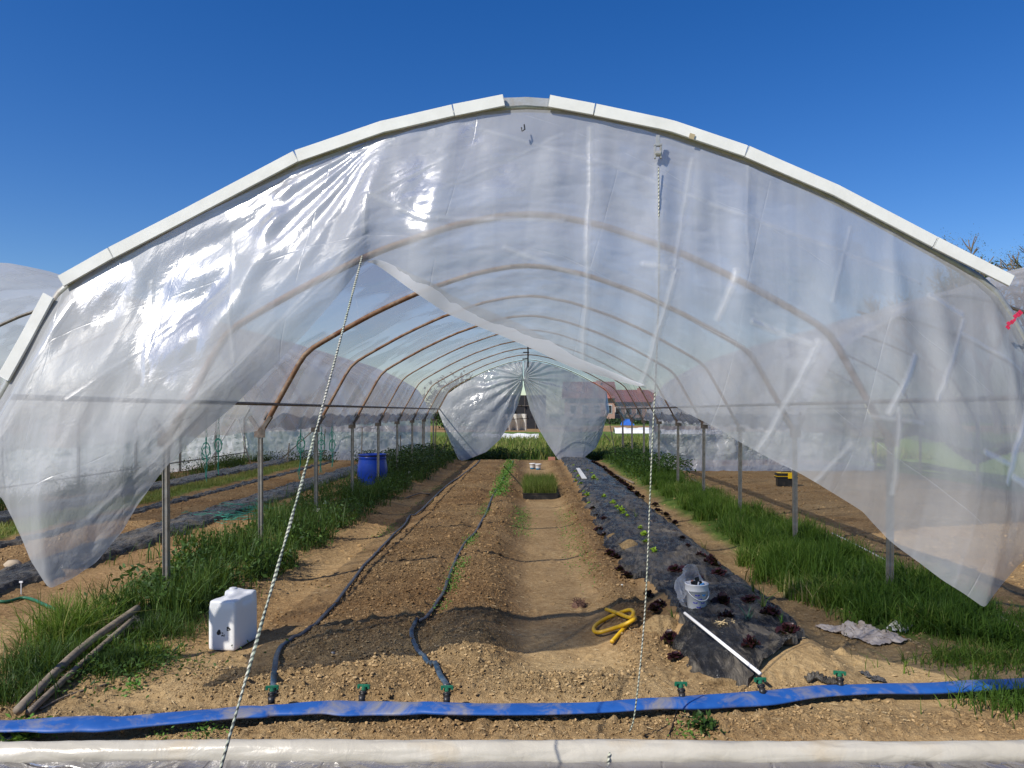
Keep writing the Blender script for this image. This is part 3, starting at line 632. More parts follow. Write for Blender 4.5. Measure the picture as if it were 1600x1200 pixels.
# doubled hem band along the right flap
nb_ = np.searchsorted(tt, ta[15]); i1_ = np.searchsorted(tt, ta[21])
H = []; 
for i in range(nb_, i1_, 2): H.append((XX[-1, i], YY[-1, i]-.006, ZZ[-1, i]))
b = MB(); n0 = len(H); V = []
for k, p in enumerate(H):
    wd = .085*min(1, k/12)*min(1, (n0-1-k)/25)+.004; V += [(p[0], p[1]-.004, p[2]-.004), (p[0]+.02, p[1]-.012, p[2]+wd*.5), (p[0]+.03, p[1]+.002-.012, p[2]+wd)]
b.add(V, [(i*3+k, (i+1)*3+k, (i+1)*3+k+1, i*3+k+1) for i in range(n0-1) for k in (0, 1)]); me = b.mesh('film_hem', [M['film_wall']], True)
link('film_hem', me, tun)
b = MB()
c = P(1579, 500, 4.28); rm = Matrix.Rotation(math.radians(-48), 3, 'Y')
for q in range(7): b.box(Vector((c[0], c[1]-.03, c[2]))+rm @ Vector((-.055+.018*q, 0, random.uniform(-.006, .006))), (.016, .003, .014+.012*random.random()), rm)
link('red_mark', b.mesh('red_mark', [M['red_tape']]), tun)

# far end film: two gathered flaps
def flap(top, inner, name, sgn, seed):
    n_u, n_v = 260, 160; top = np.array([P(*q) for q in top]); bot = np.array([P(*q) for q in inner])
    def rs(a, n):
        l = np.concatenate([[0], np.cumsum(np.linalg.norm(np.diff(a, axis=0), axis=1))]); t = np.linspace(0, l[-1], n)
        return np.stack([np.interp(t, l, a[:, k]) for k in range(3)], -1)
    A_, B_ = rs(top, n_u), rs(bot, n_u); vv = np.linspace(0, 1, n_v)[:, None, None]
    Q = A_[None]*(1-vv)+B_[None]*vv
    U_, W_ = np.meshgrid(np.linspace(0, 3.2, n_u), np.linspace(0, 2.6, n_v))
    gx = P(818, 590, 26)[0]; gz = P(818, 590, 26)[2]; an = np.arctan2(Q[..., 2]-gz, Q[..., 0]-gx); r_ = np.hypot(Q[..., 2]-gz, Q[..., 0]-gx)
    Q[..., 1] += .06*np.sin(an*22+2*fbm(U_, W_, 1, 2, seed))*np.exp(-r_*.7)*np.minimum(1, r_*3)+.07*fbm(U_, W_, .9, 3, seed+1)*np.sin(PI*vv[..., 0])+.018*ridg(U_, W_, 1.8, 3, seed+2)*np.sin(PI*vv[..., 0])
    Q[..., 1] -= .25*np.sin(PI*vv[..., 0])
    link(name, surf(name, Q[..., 0], Q[..., 1], Q[..., 2], [M['film_end']], U_, W_), tun)
def onhoop(px): return (px, 643-(float(prof((px-825)/1200*26))-EYE)*1200/26+1, 26)
flap([(684, 640, 26)]+[onhoop(q) for q in (690, 700, 720, 745, 770, 795, 817)]+[(817, 580, 26)], [(716, 717, 25.8), (722, 720, 25.8), (731, 718, 25.8), (760, 706, 25.8), (781, 687, 25.8), (797, 662, 25.85), (810, 631, 25.9), (817, 604, 26)], 'far_end_flap', -1, 500)
flap([(818, 580, 26)]+[onhoop(q) for q in (818, 840, 865, 890, 915, 935, 948)]+[(952, 640, 26)], [(819, 604, 26), (828, 640, 25.9), (841, 669, 25.85), (856, 694, 25.8), (872, 718, 25.7), (890, 721, 25.7), (910, 717, 25.7), (931, 700, 25.8), (941, 678, 25.9), (946, 656, 26)], 'far_end_flap', 1, 520)
b = MB()
b.tube([P(688, 640, 26), P(697, 680, 26.0), P(716, 719, 26)], .012, 5); b.tube(catmull([P(735, 612, 26.3), P(780, 596, 26.3), P(815, 594, 26.3), P(850, 598, 26.3), P(905, 614, 26.3)]), .012, 5)
b.tube([P(745, 662, 26.3), P(800, 655, 26.3), P(840, 653, 26.3)], .012, 5)
link('end_wires', b.mesh('end_wires', [M['galv_dark']], True), tun)

# side bay end walls and side wall
def wall(root, x0, x1, y, seed, z1f, amp=.16, name='end_wall_film', along='x', n=240):
    nv_ = 70; s = np.linspace(x0, x1, n); tz_ = z1f(s); VV_, SS = np.meshgrid(np.linspace(0, 1, nv_), s, indexing='ij')
    ZZ_ = VV_*(tz_[None]+.03)-.03; d = amp*(fbm(SS, ZZ_*.5, .9, 3, seed)+.4*(ridg(SS+.5*ZZ_, ZZ_*.8, 1.6, 4, seed+5)-1))*(.3+.7*np.sin(PI*np.clip(VV_, .02, .9)))
    d = d+.05*np.sin(SS*5+2*ZZ_)*(1-VV_)
    if along == 'x': me = surf(name, SS, y+d, ZZ_, [M['film_wall']], SS, ZZ_)
    else: me = surf(name, y+d, SS, ZZ_, [M['film_wall']], SS, ZZ_)
    return link(name, me, root)
wall(lt, -9.6, -3.3, 26.05, 600, lambda s: prof(s+6.4), .26)
wall(rt, 3.35, 9.6, 21.3, 620, lambda s: prof(s-6.4), .3)
wall(lt, 9.2, 26, -9.62, 640, lambda s: s*0+1.45, .2, 'side_wall_film', 'y', 300)
b = MB()
b.tube([(-9.45, 9.2, .28), (-9.45, 25.9, .28)], .016, 5); link('wall_rail', b.mesh('wall_rail', [M['galv_dark']], True), lt)
b = MB(); a = (-9.3, 22.6)
b.tube([(-9.35, 22.2, 0), (-9.0, 23.6, 1.42)], .024, 6); b.tube([(-8.95, 23.7, 1.42), (-8.75, 24.2, 0)], .024, 6); link('wall_strut', b.mesh('wall_strut', [M['white_board']], True), lt)
b = MB(); b.tube([(-8.2, 25.2, 0), (-6.9, 25.6, 1.25), (-6.0, 25.7, 1.55)], .02, 6); b.tube([(-6.0, 25.7, 1.55), (-5.3, 25.7, 1.5)], .02, 5); link('wall_strut', b.mesh('wall_strut', [M['galv_dark']], True), lt)
b = MB(); b.tube([(3.3, 21.2, 1.735), (9.5, 21.2, 1.735)], .02, 6); link('end_rail', b.mesh('end_rail', [M['galv_dark']], True), rt)

# ------------------------------------------------------------ mulch film
def mulch(name, xl, xr, y0, y1, label, near_edge=None, lift=.022, seed=0, amp=.012, pts=None, cols=74, group=None, soil=1.0):
    ny = int(60+110*math.log(y1/y0)); yy = y0*np.exp(np.linspace(0, math.log(y1/y0), ny)); U_, V_ = np.meshgrid(np.linspace(0, 1, cols), yy)
    XL = np.interp(V_, *zip(*xl)); XR = np.interp(V_, *zip(*xr))
    XL = XL+.13*fbm(V_, V_*0, 2.2, 5, seed+1, .6); XR = XR+.11*fbm(V_, V_*0+3, 2.4, 5, seed+2, .6)
    XX_ = XL*(1-U_)+XR*U_; YY_ = V_.copy()
    if near_edge is not None: YY_ = YY_+np.interp(U_, *zip(*near_edge))*np.exp(-(V_-y0)*2.2)
    base = macro(XX_, YY_); zz = base+lift+amp*(fbm(XX_, YY_, 5, 4, seed+3, .6)+.8*ridg(XX_*.8-YY_*1.2, YY_*.5+XX_, 6, 3, seed+8)*sst(-.2, .3, fbm(XX_, YY_, 1.5, 2, seed+9))-.3+.9*np.maximum(0, ridg(XX_*1.6+YY_*.5, YY_*.9, 3.2, 3, seed+4)-.7))
    ed = np.minimum(U_, 1-U_)*cols; zz = zz+np.where(ed < 1.5, -.035, 0)+np.where((ed >= 1.5) & (ed < 4), .012, 0)
    r = np.arange(ny)[:, None]; zz = np.where(r < 1, zz-.05, zz)
    m_ = surf(name, XX_, YY_, zz, [M['mulch']], attrs={'soil': np.full(XX_.size, soil)})
    return link(name, m_, label=label, cat='mulch film', group=group)
mulch('mulch_film', [(4.5, 1.0), (5.0, 1.02), (6.2, 1.17), (7.6, 1.0), (8.7, .92), (12, .98), (16, 1.06), (26, 1.1)], [(4.5, 1.35), (4.75, 1.75), (5.2, 1.88), (6.4, 2.0), (12, 2.03), (16, 2.1), (26, 2.15)], 4.62, 25.6,
      'long black mulch film over the right bed of the middle tunnel, dusted with soil', [(0, .12), (.3, -.05), (.55, -.08), (.8, .12), (1, .32)], seed=700, amp=.021)
mulch('mulch_film', [(6, -5.2), (26, -5.0)], [(6, -4.62), (26, -4.5)], 6.2, 24.5, 'nearest dusty black mulch strip in the left tunnel, beside the grassy post row', seed=720, cols=30, amp=.016, soil=.6)
mulch('mulch_film', [(6, -8.2), (26, -8.2)], [(6, -7.6), (26, -7.55)], 9, 25, 'farthest grey mulch strip in the left tunnel, near the side film wall', seed=740, cols=30, amp=.02, soil=.6)
mulch('mulch_film', [(6, -6.50), (26, -6.45)], [(6, -6.3), (26, -6.3)], 6.5, 25, 'narrow black edging film below the yellowing grass bed in the left tunnel', seed=760, cols=12, amp=.012, soil=.2)

# ------------------------------------------------------------ vegetation builders
def blades(n, xy, hgt, wid, lean=.5, seed=0, zoff=-.01, bend=1.0):
    r = np.random.default_rng(seed); x, y = xy; z = zga(x, y)+zoff
    h = hgt*r.uniform(.5, 1.25, n); wd = wid*r.uniform(.6, 1.3, n); a = r.uniform(0, 2*PI, n); fa = r.uniform(0, 2*PI, n); ln = np.abs(r.normal(.0, lean, n))+.05
    dx, dy = np.cos(a), np.sin(a); wx, wy = np.cos(fa), np.sin(fa); V = []
    for t, ww in ((0, 1), (.4, .85), (.75, .5), (1, 0)):
        ox = h*ln*t**(1+bend)*1.0; hz_ = h*(t-.28*ln*t**2.2*bend); c = np.stack([x+dx*ox, y+dy*ox, z+hz_], -1); o = np.stack([wx*wd*ww/2, wy*wd*ww/2, 0*wd], -1)
        if ww > 0: V += [c-o, c+o]
        else: V += [c]
    V = np.stack(V, 1).reshape(-1, 3); b0 = (np.arange(n)*7)[:, None]
    Q = np.concatenate([b0+np.array([0, 1, 3, 2]), b0+np.array([2, 3, 5, 4])]); T = b0+np.array([4, 5, 6])
    return V, [Q, T], np.repeat(np.clip(.55*r.random(n)+.45*(.5+1.1*fbm(x, y, 1.1, 2, seed+77)), 0, 1), 7)
def grassobj(name, n, xy, hgt, wid, mat, label=None, lean=.5, seed=0, cat=None, group=None):
    V, F, r = blades(n, xy, hgt, wid, lean, seed); me = fast_mesh(name, V, F, [M[mat]], True, attrs={'rnd': r})
    return link(name, me, label=label, cat=cat, kind='stuff', group=group)
def scatter(n, f, x0, x1, y0, y1, seed, ylog=True):
    r = np.random.default_rng(seed); xs_ = []; ys_ = []; m = 0
    while m < n:
        y = y0*np.exp(r.uniform(0, math.log(y1/y0), n)) if ylog else r.uniform(y0, y1, n); x = r.uniform(x0, x1, n); k = r.random(n) < f(x, y)
        xs_.append(x[k]); ys_.append(y[k]); m += k.sum()
    return np.concatenate(xs_)[:n], np.concatenate(ys_)[:n]
def leaves(n, c, size, seed=0, up=.4):
    """n leaf-shaped quads centred at c (n,3)"""
    r = np.random.default_rng(seed); d = r.normal(size=(n, 3)); d[:, 2] = np.abs(d[:, 2])*up+.1; d /= np.linalg.norm(d, axis=1)[:, None]
    s = np.cross(d, r.normal(size=(n, 3))); s /= np.linalg.norm(s, axis=1)[:, None]; nn = np.cross(d, s); l = size*r.uniform(.6, 1.3, n)[:, None]
    V = np.stack([c-d*l*.5, c+s*l*.24, c+d*l*.5-nn*l*.08, c-s*l*.24], 1).reshape(-1, 3)
    return V, (np.arange(n)*4)[:, None]+np.array([0, 1, 2, 3]), np.repeat(r.random(n), 4)
def leafobj(name, n, xyz, size, mat, seed=0, up=.6, **kw):
    V, F, r = leaves(n, xyz, size, seed, up); return link(name, fast_mesh(name, V, F, [M[mat]], False, attrs={'rnd': r}), **kw)

# right grass band
def fr(x, y):
    le = np.interp(y, [5.3, 6, 6.4, 7.1, 8.6, 10.3, 13, 17, 26], [3.1, 2.6, 2.45, 2.25, 2.5, 2.68, 2.72, 2.65, 2.7]); re = np.interp(y, [5, 7, 10, 14, 26], [3.65, 3.6, 3.6, 3.5, 3.6])
    return box_(x+.3*fbm(x, y, 1.6, 3, 801), le, re, .12)*(.15+.85*sst(-.2, .15, fbm(x, y, 1.7, 3, 802)))
grassobj('grass', 30000, scatter(30000, fr, 1.8, 4.2, 5.3, 26, 810), .21, .011, 'grass', lean=.7, seed=811)
grassobj('grass', 9000, scatter(9000, lambda x, y: fr(x, y)*sst(.0, .2, fbm(x, y, .9, 2, 803)), 1.8, 4.2, 5.6, 20, 812), .29, .010, 'grass', lean=.45, seed=813)
def frl(x, y): return box_(x, 2.6, 4.2, .3)*box_(y, 4.75, 6.0, .2)*sst(0, .2, fbm(x, y, 2.2, 2, 805))
grassobj('grass', 3500, scatter(3500, frl, 2.3, 4.6, 4.7, 6.1, 814), .15, .007, 'grass', lean=.9, seed=815)
# left grass band (weedy, dark)
def fl(x, y):
    le = np.interp(y, [4.5, 5.2, 6, 7, 10, 14, 26], [-3.1, -3.25, -3.4, -3.55, -3.7, -3.9, -4.0]); re = np.interp(y, [4.4, 5, 6, 7, 8.7, 13.5, 26], [-3.05, -2.85, -2.55, -2.4, -2.5, -2.5, -2.45])
    return box_(x+.35*fbm(x, y, 1.2, 2, 821), le, re, .12)*(.12+.88*sst(-.15, .2, fbm(x, y, 1.6, 3, 822)))
grassobj('grass', 13000, scatter(13000, fl, -4.6, -2.0, 4.4, 26, 823), .17, .0085, 'grass_dark', lean=.9, seed=824)
grassobj('grass', 5000, scatter(5000, lambda x, y: fl(x, y)*sst(0, .2, fbm(x, y, .8, 2, 826)), -4.6, -2.2, 5.8, 22, 825), .38, .010, 'grass_dark', lean=.4, seed=826)
x_, y_ = scatter(11000, fl, -4.6, -2.0, 5.9, 26, 828); hh = .03+.27*RNG.random(11000)*(.5+.5*sst(-.1, .3, fbm(x_, y_, 1.5, 2, 829)))
leafobj('weeds', 11000, np.stack([x_, y_, zga(x_, y_)+hh], -1), .055, 'weed', 830, kind='stuff')
# bright clumps at the near left
for k, (px, py, r, n, h) in enumerate([(105, 1000, .20, 1100, .34), (60, 1045, .24, 800, .20), (150, 1020, .18, 600, .16), (20, 1090, .2, 500, .16), (185, 1045, .18, 1100, .13), (225, 1030, .16, 700, .10), (250, 990, .25, 800, .16)]):
    p = Gm(px, py); rr = RNG.normal(size=(n, 2))*r*.55
    grassobj('grass', n, (p[0]+rr[:, 0], p[1]+rr[:, 1]), h, .0065, 'grass' if k in (0, 2, 5) else 'grass_dark', lean=.8, seed=840+k)
p = Gm(190, 1050); rr = RNG.normal(size=(900, 2))*(.28, .2); leafobj('weeds', 900, np.stack([p[0]+rr[:, 0], p[1]+rr[:, 1], zga(p[0]+rr[:, 0], p[1]+rr[:, 1])+RNG.random(900)*.10], -1), .03, 'weed', 850, kind='stuff')
for k, (px, py, n, r, s) in enumerate([(25, 1152, 260, .06, .035), (60, 1148, 160, .05, .03), (330, 1150, 80, .05, .02), (255, 1150, 50, .04, .02), (1100, 1140, 120, .04, .04), (1075, 1155, 60, .05, .025), (205, 1080, 70, .04, .03), (310, 1152, 60, .06, .02)]):
    p = Gm(px, py); rr = RNG.normal(size=(n, 2))*r; leafobj('weeds', n, np.stack([p[0]+rr[:, 0], p[1]+rr[:, 1], zga(p[0]+rr[:, 0], p[1]+rr[:, 1])+RNG.random(n)*.06], -1), s, 'sprout' if k != 4 else 'weed', 860+k, kind='stuff')
p = Gm(1585, 1100); rr = RNG.normal(size=(700, 2))*(.16, .12); grassobj('grass', 700, (p[0]+rr[:, 0], p[1]+rr[:, 1]), .14, .007, 'grass', lean=.8, seed=870)
p = Gm(1545, 1040); rr = RNG.normal(size=(500, 2))*(.3, .1); grassobj('grass', 500, (p[0]+rr[:, 0], p[1]+rr[:, 1]), .12, .007, 'grass', lean=.8, seed=871)
# yellowing grass bed & left tunnel growth
grassobj('grass', 14000, scatter(14000, lambda x, y: box_(x, -7.5, -6.6, .1)*(.3+.7*sst(-.2, .2, fbm(x, y, 1, 2, 879))), -7.7, -6.4, 6.5, 25, 880), .11, .010, 'yellow_grass', lean=.5, seed=881)
grassobj('grass', 5000, scatter(5000, lambda x, y: sst(-.1, .2, fbm(x, y, .8, 2, 883))*(box_(x, -9.5, -8.4, .2)+.5*box_(x, -4.5, -4.1, .2)), -9.6, -4, 8, 26, 882), .28, .014, 'grass_dark', lean=.5, seed=884)
x_, y_ = scatter(5000, lambda x, y: sst(.0, .2, fbm(x, y, .6, 2, 886)), -9.5, -8.5, 10, 26, 885)
leafobj('weeds', 5000, np.stack([x_, y_, zga(x_, y_)+.38*RNG.random(5000)**1.6], -1), .055, 'dark_weed', 887, kind='stuff')
x_, y_ = scatter(3500, lambda x, y: sst(-.1, .2, fbm(x, y, .9, 2, 889)), -8.5, -3.8, 24.6, 26, 888, False)
leafobj('weeds', 3500, np.stack([x_, y_, zga(x_, y_)+.35*RNG.random(3500)**1.6], -1), .06, 'dark_weed', 890, kind='stuff')
# small sprouts along the middle hose and in the path
def fm(x, y): return np.exp(-((x+.70+.02*y*0)/.07)**2)*sst(-.1, .25, fbm(x*0, y, .6, 2, 892))+.25*box_(x, .45, .72, .08)*box_(y, 8, 13, 1)+.8*np.exp(-((x+.1)/.12)**2)*box_(y, 10.5, 13, .5)+.5*np.exp(-((x+1.95)/.1)**2)*sst(0, .3, fbm(x*0, y, .7, 2, 893))
x_, y_ = scatter(3500, fm, -2.2, .8, 5.6, 24, 891); leafobj('weeds', 3500, np.stack([x_, y_, zga(x_, y_)+.05*RNG.random(3500)+.01*(y_ > 10)], -1), .022, 'sprout', 894, kind='stuff')
x_, y_ = scatter(1500, lambda x, y: np.exp(-((x+.55)/.12)**2), -1, 0, 14, 24, 895); leafobj('weeds', 1500, np.stack([x_, y_, zga(x_, y_)+.12*RNG.random(1500)], -1), .05, 'sprout', 896, kind='stuff')
# field beyond and dark growth at the tunnel mouth
grassobj('grass', 16000, scatter(16000, lambda x, y: 1+0*x, -9, 14, 26.3, 44, 900), .42, .035, 'yellow_grass', lean=.4, seed=901)
grassobj('grass', 16000, scatter(16000, lambda x, y: 1+0*x, -9, 14, 26.3, 46, 903), .36, .035, 'grass', lean=.5, seed=904)
x_, y_ = scatter(9000, lambda x, y: sst(-.15, .25, fbm(x, y, .7, 2, 906))*(1-.6*box_(x, -2.3, 2.2, .2)*(y < 26)), -3.6, 5.2, 25.9, 27.2, 905, False)
leafobj('weeds', 9000, np.stack([x_, y_, zga(x_, y_)+.50*RNG.random(9000)*(.5+.6*sst(-.2, .4, fbm(x_, y_, 1, 2, 907)))], -1), .075, 'dark_weed', 908, kind='stuff')
x_, y_ = scatter(6000, lambda x, y: box_(x, -4.1, -2.5, .2), -4.4, -2.2, 18, 26, 910); leafobj('weeds', 6000, np.stack([x_, y_, zga(x_, y_)+.55*RNG.random(6000)], -1), .08, 'dark_weed', 911, kind='stuff')
x_, y_ = scatter(6000, lambda x, y: box_(x, 2.6, 3.9, .2), 2.4, 4.2, 18, 26, 912); leafobj('weeds', 6000, np.stack([x_, y_, zga(x_, y_)+.50*RNG.random(6000)], -1), .07, 'weed', 913, kind='stuff')

# ------------------------------------------------------------ clods (real lumps), straw, stones
def clods(n, f, x0, x1, y0, y1, seed, smin, smax, name='soil_clods'):
    x, y = scatter(n, f, x0, x1, y0, y1, seed); r = np.random.default_rng(seed)
    ph = (1+5**.5)/2; ico = np.array([(-1, ph, 0), (1, ph, 0), (-1, -ph, 0), (1, -ph, 0), (0, -1, ph), (0, 1, ph), (0, -1, -ph), (0, 1, -ph), (ph, 0, -1), (ph, 0, 1), (-ph, 0, -1), (-ph, 0, 1)])/1.9
    fa = np.array([(0, 11, 5), (0, 5, 1), (0, 1, 7), (0, 7, 10), (0, 10, 11), (1, 5, 9), (5, 11, 4), (11, 10, 2), (10, 7, 6), (7, 1, 8), (3, 9, 4), (3, 4, 2), (3, 2, 6), (3, 6, 8), (3, 8, 9), (4, 9, 5), (2, 4, 11), (6, 2, 10), (8, 6, 7), (9, 8, 1)])
    s = smin*(smax/smin)**(r.random(n)**2.2); V = ico[None]*(1+r.normal(0, .22, (n, 12, 1)))*s[:, None, None]*(1+r.normal(0, .25, (n, 1, 3)))*np.array([1, 1, .72])
    a = r.uniform(0, 2*PI, n); ca, sa = np.cos(a)[:, None], np.sin(a)[:, None]; V = np.stack([V[..., 0]*ca-V[..., 1]*sa, V[..., 0]*sa+V[..., 1]*ca, V[..., 2]], -1)
    V += np.stack([x, y, zga(x, y)+s*.25], -1)[:, None]; F = (np.arange(n)*12)[:, None, None]+fa[None]
    i = np.clip(np.searchsorted(xs, x), 0, len(xs)-1); j = np.clip(np.searchsorted(ys, y), 0, len(ys)-1)
    return link(name, fast_mesh(name, V.reshape(-1, 3), F.reshape(-1, 3), [M['clod']], False, attrs={'rnd': np.repeat(r.random(n), 12), 'dry': np.repeat(dry[j, i], 12)}), kind='stuff')
def fc(x, y):
    i = np.clip(np.searchsorted(xs, x), 0, len(xs)-1); j = np.clip(np.searchsorted(ys, y), 0, len(ys)-1); return np.clip(rough[j, i]**2*1.3, 0, 1)*(1-1.0*((x>1.03)&(x<2.02)&(y > 4.6+.35*(x>1.5))))
clods(24000, fc, -3.2, 4.2, 3.6, 8, 950, .003, .0125); clods(10000, fc, -6.2, 8.5, 7, 20, 951, .007, .022)
# heaps of soil holding the mulch film down
for k, (px, py, rx, ry, hh) in enumerate([(985, 852, .12, .22, .05), (960, 838, .10, .14, .03), (1035, 985, .20, .18, .10), (1130, 1046, .13, .03, .015)]):
    p = Gm(px, py); nn = 26; U_, V_ = np.meshgrid(np.linspace(-1, 1, nn), np.linspace(-1, 1, nn)); rr = np.hypot(U_, V_); 
    xx = p[0]+U_*rx; yy = p[1]+V_*ry; zz = p[2]+.0+(1-sst(.1, 1, rr))*hh*(1+.4*fbm(xx, yy, 12, 3, 960+k))-.02*sst(.75, 1, rr)+.012
    o = link('soil_heap', surf('soil_heap', xx, yy, zz, [M['soil']], attrs={'dry': np.full(nn*nn, .75), 'grass': np.zeros(nn*nn), 'rough': np.full(nn*nn, .9), 'brown': np.zeros(nn*nn)}), kind='stuff')
# straw
n = 1600; x_, y_ = scatter(n, lambda x, y: .35+.65*box_(x, -.3, .8, .2), -2.2, 3, 3.7, 11, 970); a = RNG.uniform(0, PI, n); l = RNG.uniform(.008, .05, n); wd = .0016
V = np.stack([np.stack([x_+sa*np.cos(a)*l/2-sb*np.sin(a)*wd, y_+sa*np.sin(a)*l/2+sb*np.cos(a)*wd, zga(x_, y_)+.010+.003*RNG.random(n)], -1) for sa, sb in ((-1, -1), (1, -1), (1, 1), (-1, 1))], 1).reshape(-1, 3)
link('straw', fast_mesh('straw', V, (np.arange(n)*4)[:, None]+np.arange(4), [M['straw']], False), kind='stuff')

# ------------------------------------------------------------ hoses and valves
def oval(name, pts, w_, h_, mats, n=14, roll=None, flatten=None, mi=None, seed=0, wob=0):
    pts = [Vector(p) for p in pts]; N = len(pts); V = []; F = []; MI = []
    for i, p in enumerate(pts):
        t = (pts[min(i+1, N-1)]-pts[max(i-1, 0)]).normalized(); a = t.cross(Vector((0, 0, 1))).normalized(); b_ = a.cross(t)
        ww = w_[i] if isinstance(w_, list) else w_; hh = h_[i] if isinstance(h_, list) else h_; rl = roll[i] if roll else 0
        for k in range(n):
            an = 2*PI*k/n; cx = math.copysign(abs(math.cos(an))**.8, math.cos(an))*ww/2; cz_ = math.sin(an)*hh/2*(1+wob*math.sin(i*.7+k*1.3))
            V.append(p+a*(cx*cos(rl)-cz_*sin(rl))+b_*(cx*sin(rl)+cz_*cos(rl)))
    for i in range(N-1):
        for k in range(n): F.append((i*n+k, i*n+(k+1) % n, (i+1)*n+(k+1) % n, (i+1)*n+k)); MI.append(mi(i, k) if mi else 0)
    F2 = [tuple(range(n)), tuple((N-1)*n+k for k in range(n))]
    me = bpy.data.meshes.new(name); me.from_pydata(V, [], F+F2)
    for m_ in mats: me.materials.append(m_)
    for p_, q in zip(me.polygons, MI+[0, 0]): p_.material_index = q; p_.use_smooth = True
    bm = bmesh.new(); bm.from_mesh(me); bmesh.ops.recalc_face_normals(bm, faces=bm.faces); bm.to_mesh(me); bm.free()
    return me
bp = [(-190, 1128), (-80, 1134), (0, 1133), (60, 1134), (130, 1132), (200, 1128), (330, 1118), (400, 1112), (430, 1110), (500, 1107), (560, 1106), (640, 1107), (700, 1108), (860, 1107), (1000, 1102), (1100, 1097), (1200, 1089), (1300, 1080), (1400, 1076), (1500, 1073), (1600, 1069), (1700, 1066), (1850, 1060)]
bpt = catmull([G(px, py, .055) for px, py in bp], 10)
bpt = [(p.x, p.y+.004*sin(i*.5), p.z+.004*sin(i*.23)) for i, p in enumerate(bpt)]
ro = [-.12+.08*sin(i*.11) for i in range(len(bpt))]
bh = oval('main_hose', bpt, [.126+.010*sin(i*.21)+.004*sin(i*.6) for i in range(len(bpt))], [.034+.005*sin(i*.17+1) for i in range(len(bpt))], [M['blue_hose']], 20, ro, wob=.05)
link('main_hose', bh, label='wide blue lay-flat hose crossing the whole foreground soil', cat='hose')
h1 = [(427, 1084), (430, 1040), (436, 1015), (455, 998), (475, 988), (500, 968), (530, 935), (565, 888), (590, 862), (612, 838), (633, 818), (640, 806), (650, 803), (665, 790), (685, 770), (700, 757), (722, 742), (742, 727), (752, 718)]
h2 = [(699, 1072), (685, 1050), (665, 1030), (648, 1008), (643, 988), (648, 976), (668, 962), (680, 945), (695, 920), (708, 885), (725, 850), (745, 828), (760, 800), (770, 775), (785, 750), (793, 735), (802, 720)]
for k, hp_ in enumerate((h1, h2)):
    pts = catmull([Gm(px, py, .022) for px, py in hp_], 7); N_ = len(pts)
    pts = [(p.x, p.y, max(p.z, zg(p.x, p.y)+.014)+.004*sin(i*.9)) for i, p in enumerate(pts)]
    me = oval('drip_hose', pts, [.037-.006*min(1, i/40) for i in range(N_)], .022, [M['drip_hose'], M['drip_blue']], 10, mi=lambda i, q: 1 if i < (20 if k == 0 else 38) else 0)
    link('drip_hose', me, label=['black lay-flat drip hose with bluish end along the left edge of the wide bed', 'black lay-flat drip hose with sharp kink beside the central path'][k], cat='hose', group='drip hoses branching off the blue hose')
b = MB(); b.tube([(0, 0, -.01), (0, .01, .028)], .017, 10); b.tube([(0, .012, .026), (0, .045, .046)], .013, 10); b.tube([(0, .02, .032), (0, .028, .038)], .021, 10); vb = b.mesh('valve_body', [M['black_plastic']], True)
b = MB(); b.tube([(0, .035, .045), (0, .038, .072)], .012, 8); b.box((0, .036, .074), (.056, .016, .012)); b.box((-.026, .036, .068), (.012, .014, .024)); b.box((.026, .036, .068), (.012, .014, .024)); b.tube([(0, .05, .048), (0, .075, .05)], .018, 10); vl = b.mesh('valve_lever', [M['green_plastic']], bevel=.002)
vlab = ['green valve at the left end of the row, feeding the left drip hose', 'green valve with no hose fitted, alone on the blue hose', 'green valve feeding the kinked drip hose beside the central path', 'green valve at the left corner of the black mulch film',
        'green valve under the lower end of the white pipe', 'green valve right of the mulch film under twisted black plastic']
for k, (px, py) in enumerate([(424, 1092), (565, 1090), (698, 1092), (1066, 1086), (1192, 1079), (1313, 1068)]):
    p = G(px, py, .085); o = thing('hose_valve', (p[0], p[1], .068), vlab[k], 'valve', 'green valves on the blue hose', rz=[.2, -.1, .05, 0, .1, -.3][k]); o.scale = (1.1, 1.05, .95)
    link('valve_body', vb, o); link('valve_lever', vl, o)
def rod(name, pts, r, mat, label, cat, n=8, group=None, cat_smooth=True):
    b = MB(); b.tube(catmull(pts, 6) if len(pts) > 2 else pts, r, n); return link(name, b.mesh(name, [M[mat]], True), label=label, cat=cat, group=group)
b = MB(); tw = catmull([Gm(px, py, .03) for px, py in [(1262, 1040), (1275, 1037), (1290, 1048), (1303, 1062)]], 8)
for q in range(3): b.tube([(p.x+.014*cos(i*.6+q*2.1), p.y+.010*sin(i*.6+q*2.1), p.z+.010*sin(i*.6+q*2.1)) for i, p in enumerate(tw)], .013, 6)
link('twisted_plastic', b.mesh('twisted_plastic', [M['mulch']], True), label='twisted end of black plastic reaching from the mulch film to the rightmost valve', cat='plastic')
rod('green_garden_hose', [Gm(px, py, .02) for px, py in [(-40, 915), (0, 926), (40, 934), (75, 947), (100, 958)]], .014, 'green_hose', 'green garden hose lying in the soil at the far left edge', 'hose')
rod('garden_string', [Gm(px, py, .012) for px, py in [(235, 1025), (262, 1022), (285, 1005)]], .005, 'green_hose', 'short thin green cord on the soil left of the white jerrycan', 'cord')
rod('black_pipe', [Gm(px, py, .02) for px, py in [(-25, 1165), (10, 1150), (35, 1138)]], .016, 'drip_hose', 'short black hose end below the left end of the blue hose', 'hose')
rod('nylon_string', [Gm(px, py, .05) for px, py in [(1300, 833), (1345, 855), (1400, 885), (1440, 915), (1462, 934)]], .008, 'white_plastic', 'white cord lying along the right edge of the grass band', 'cord', 6)
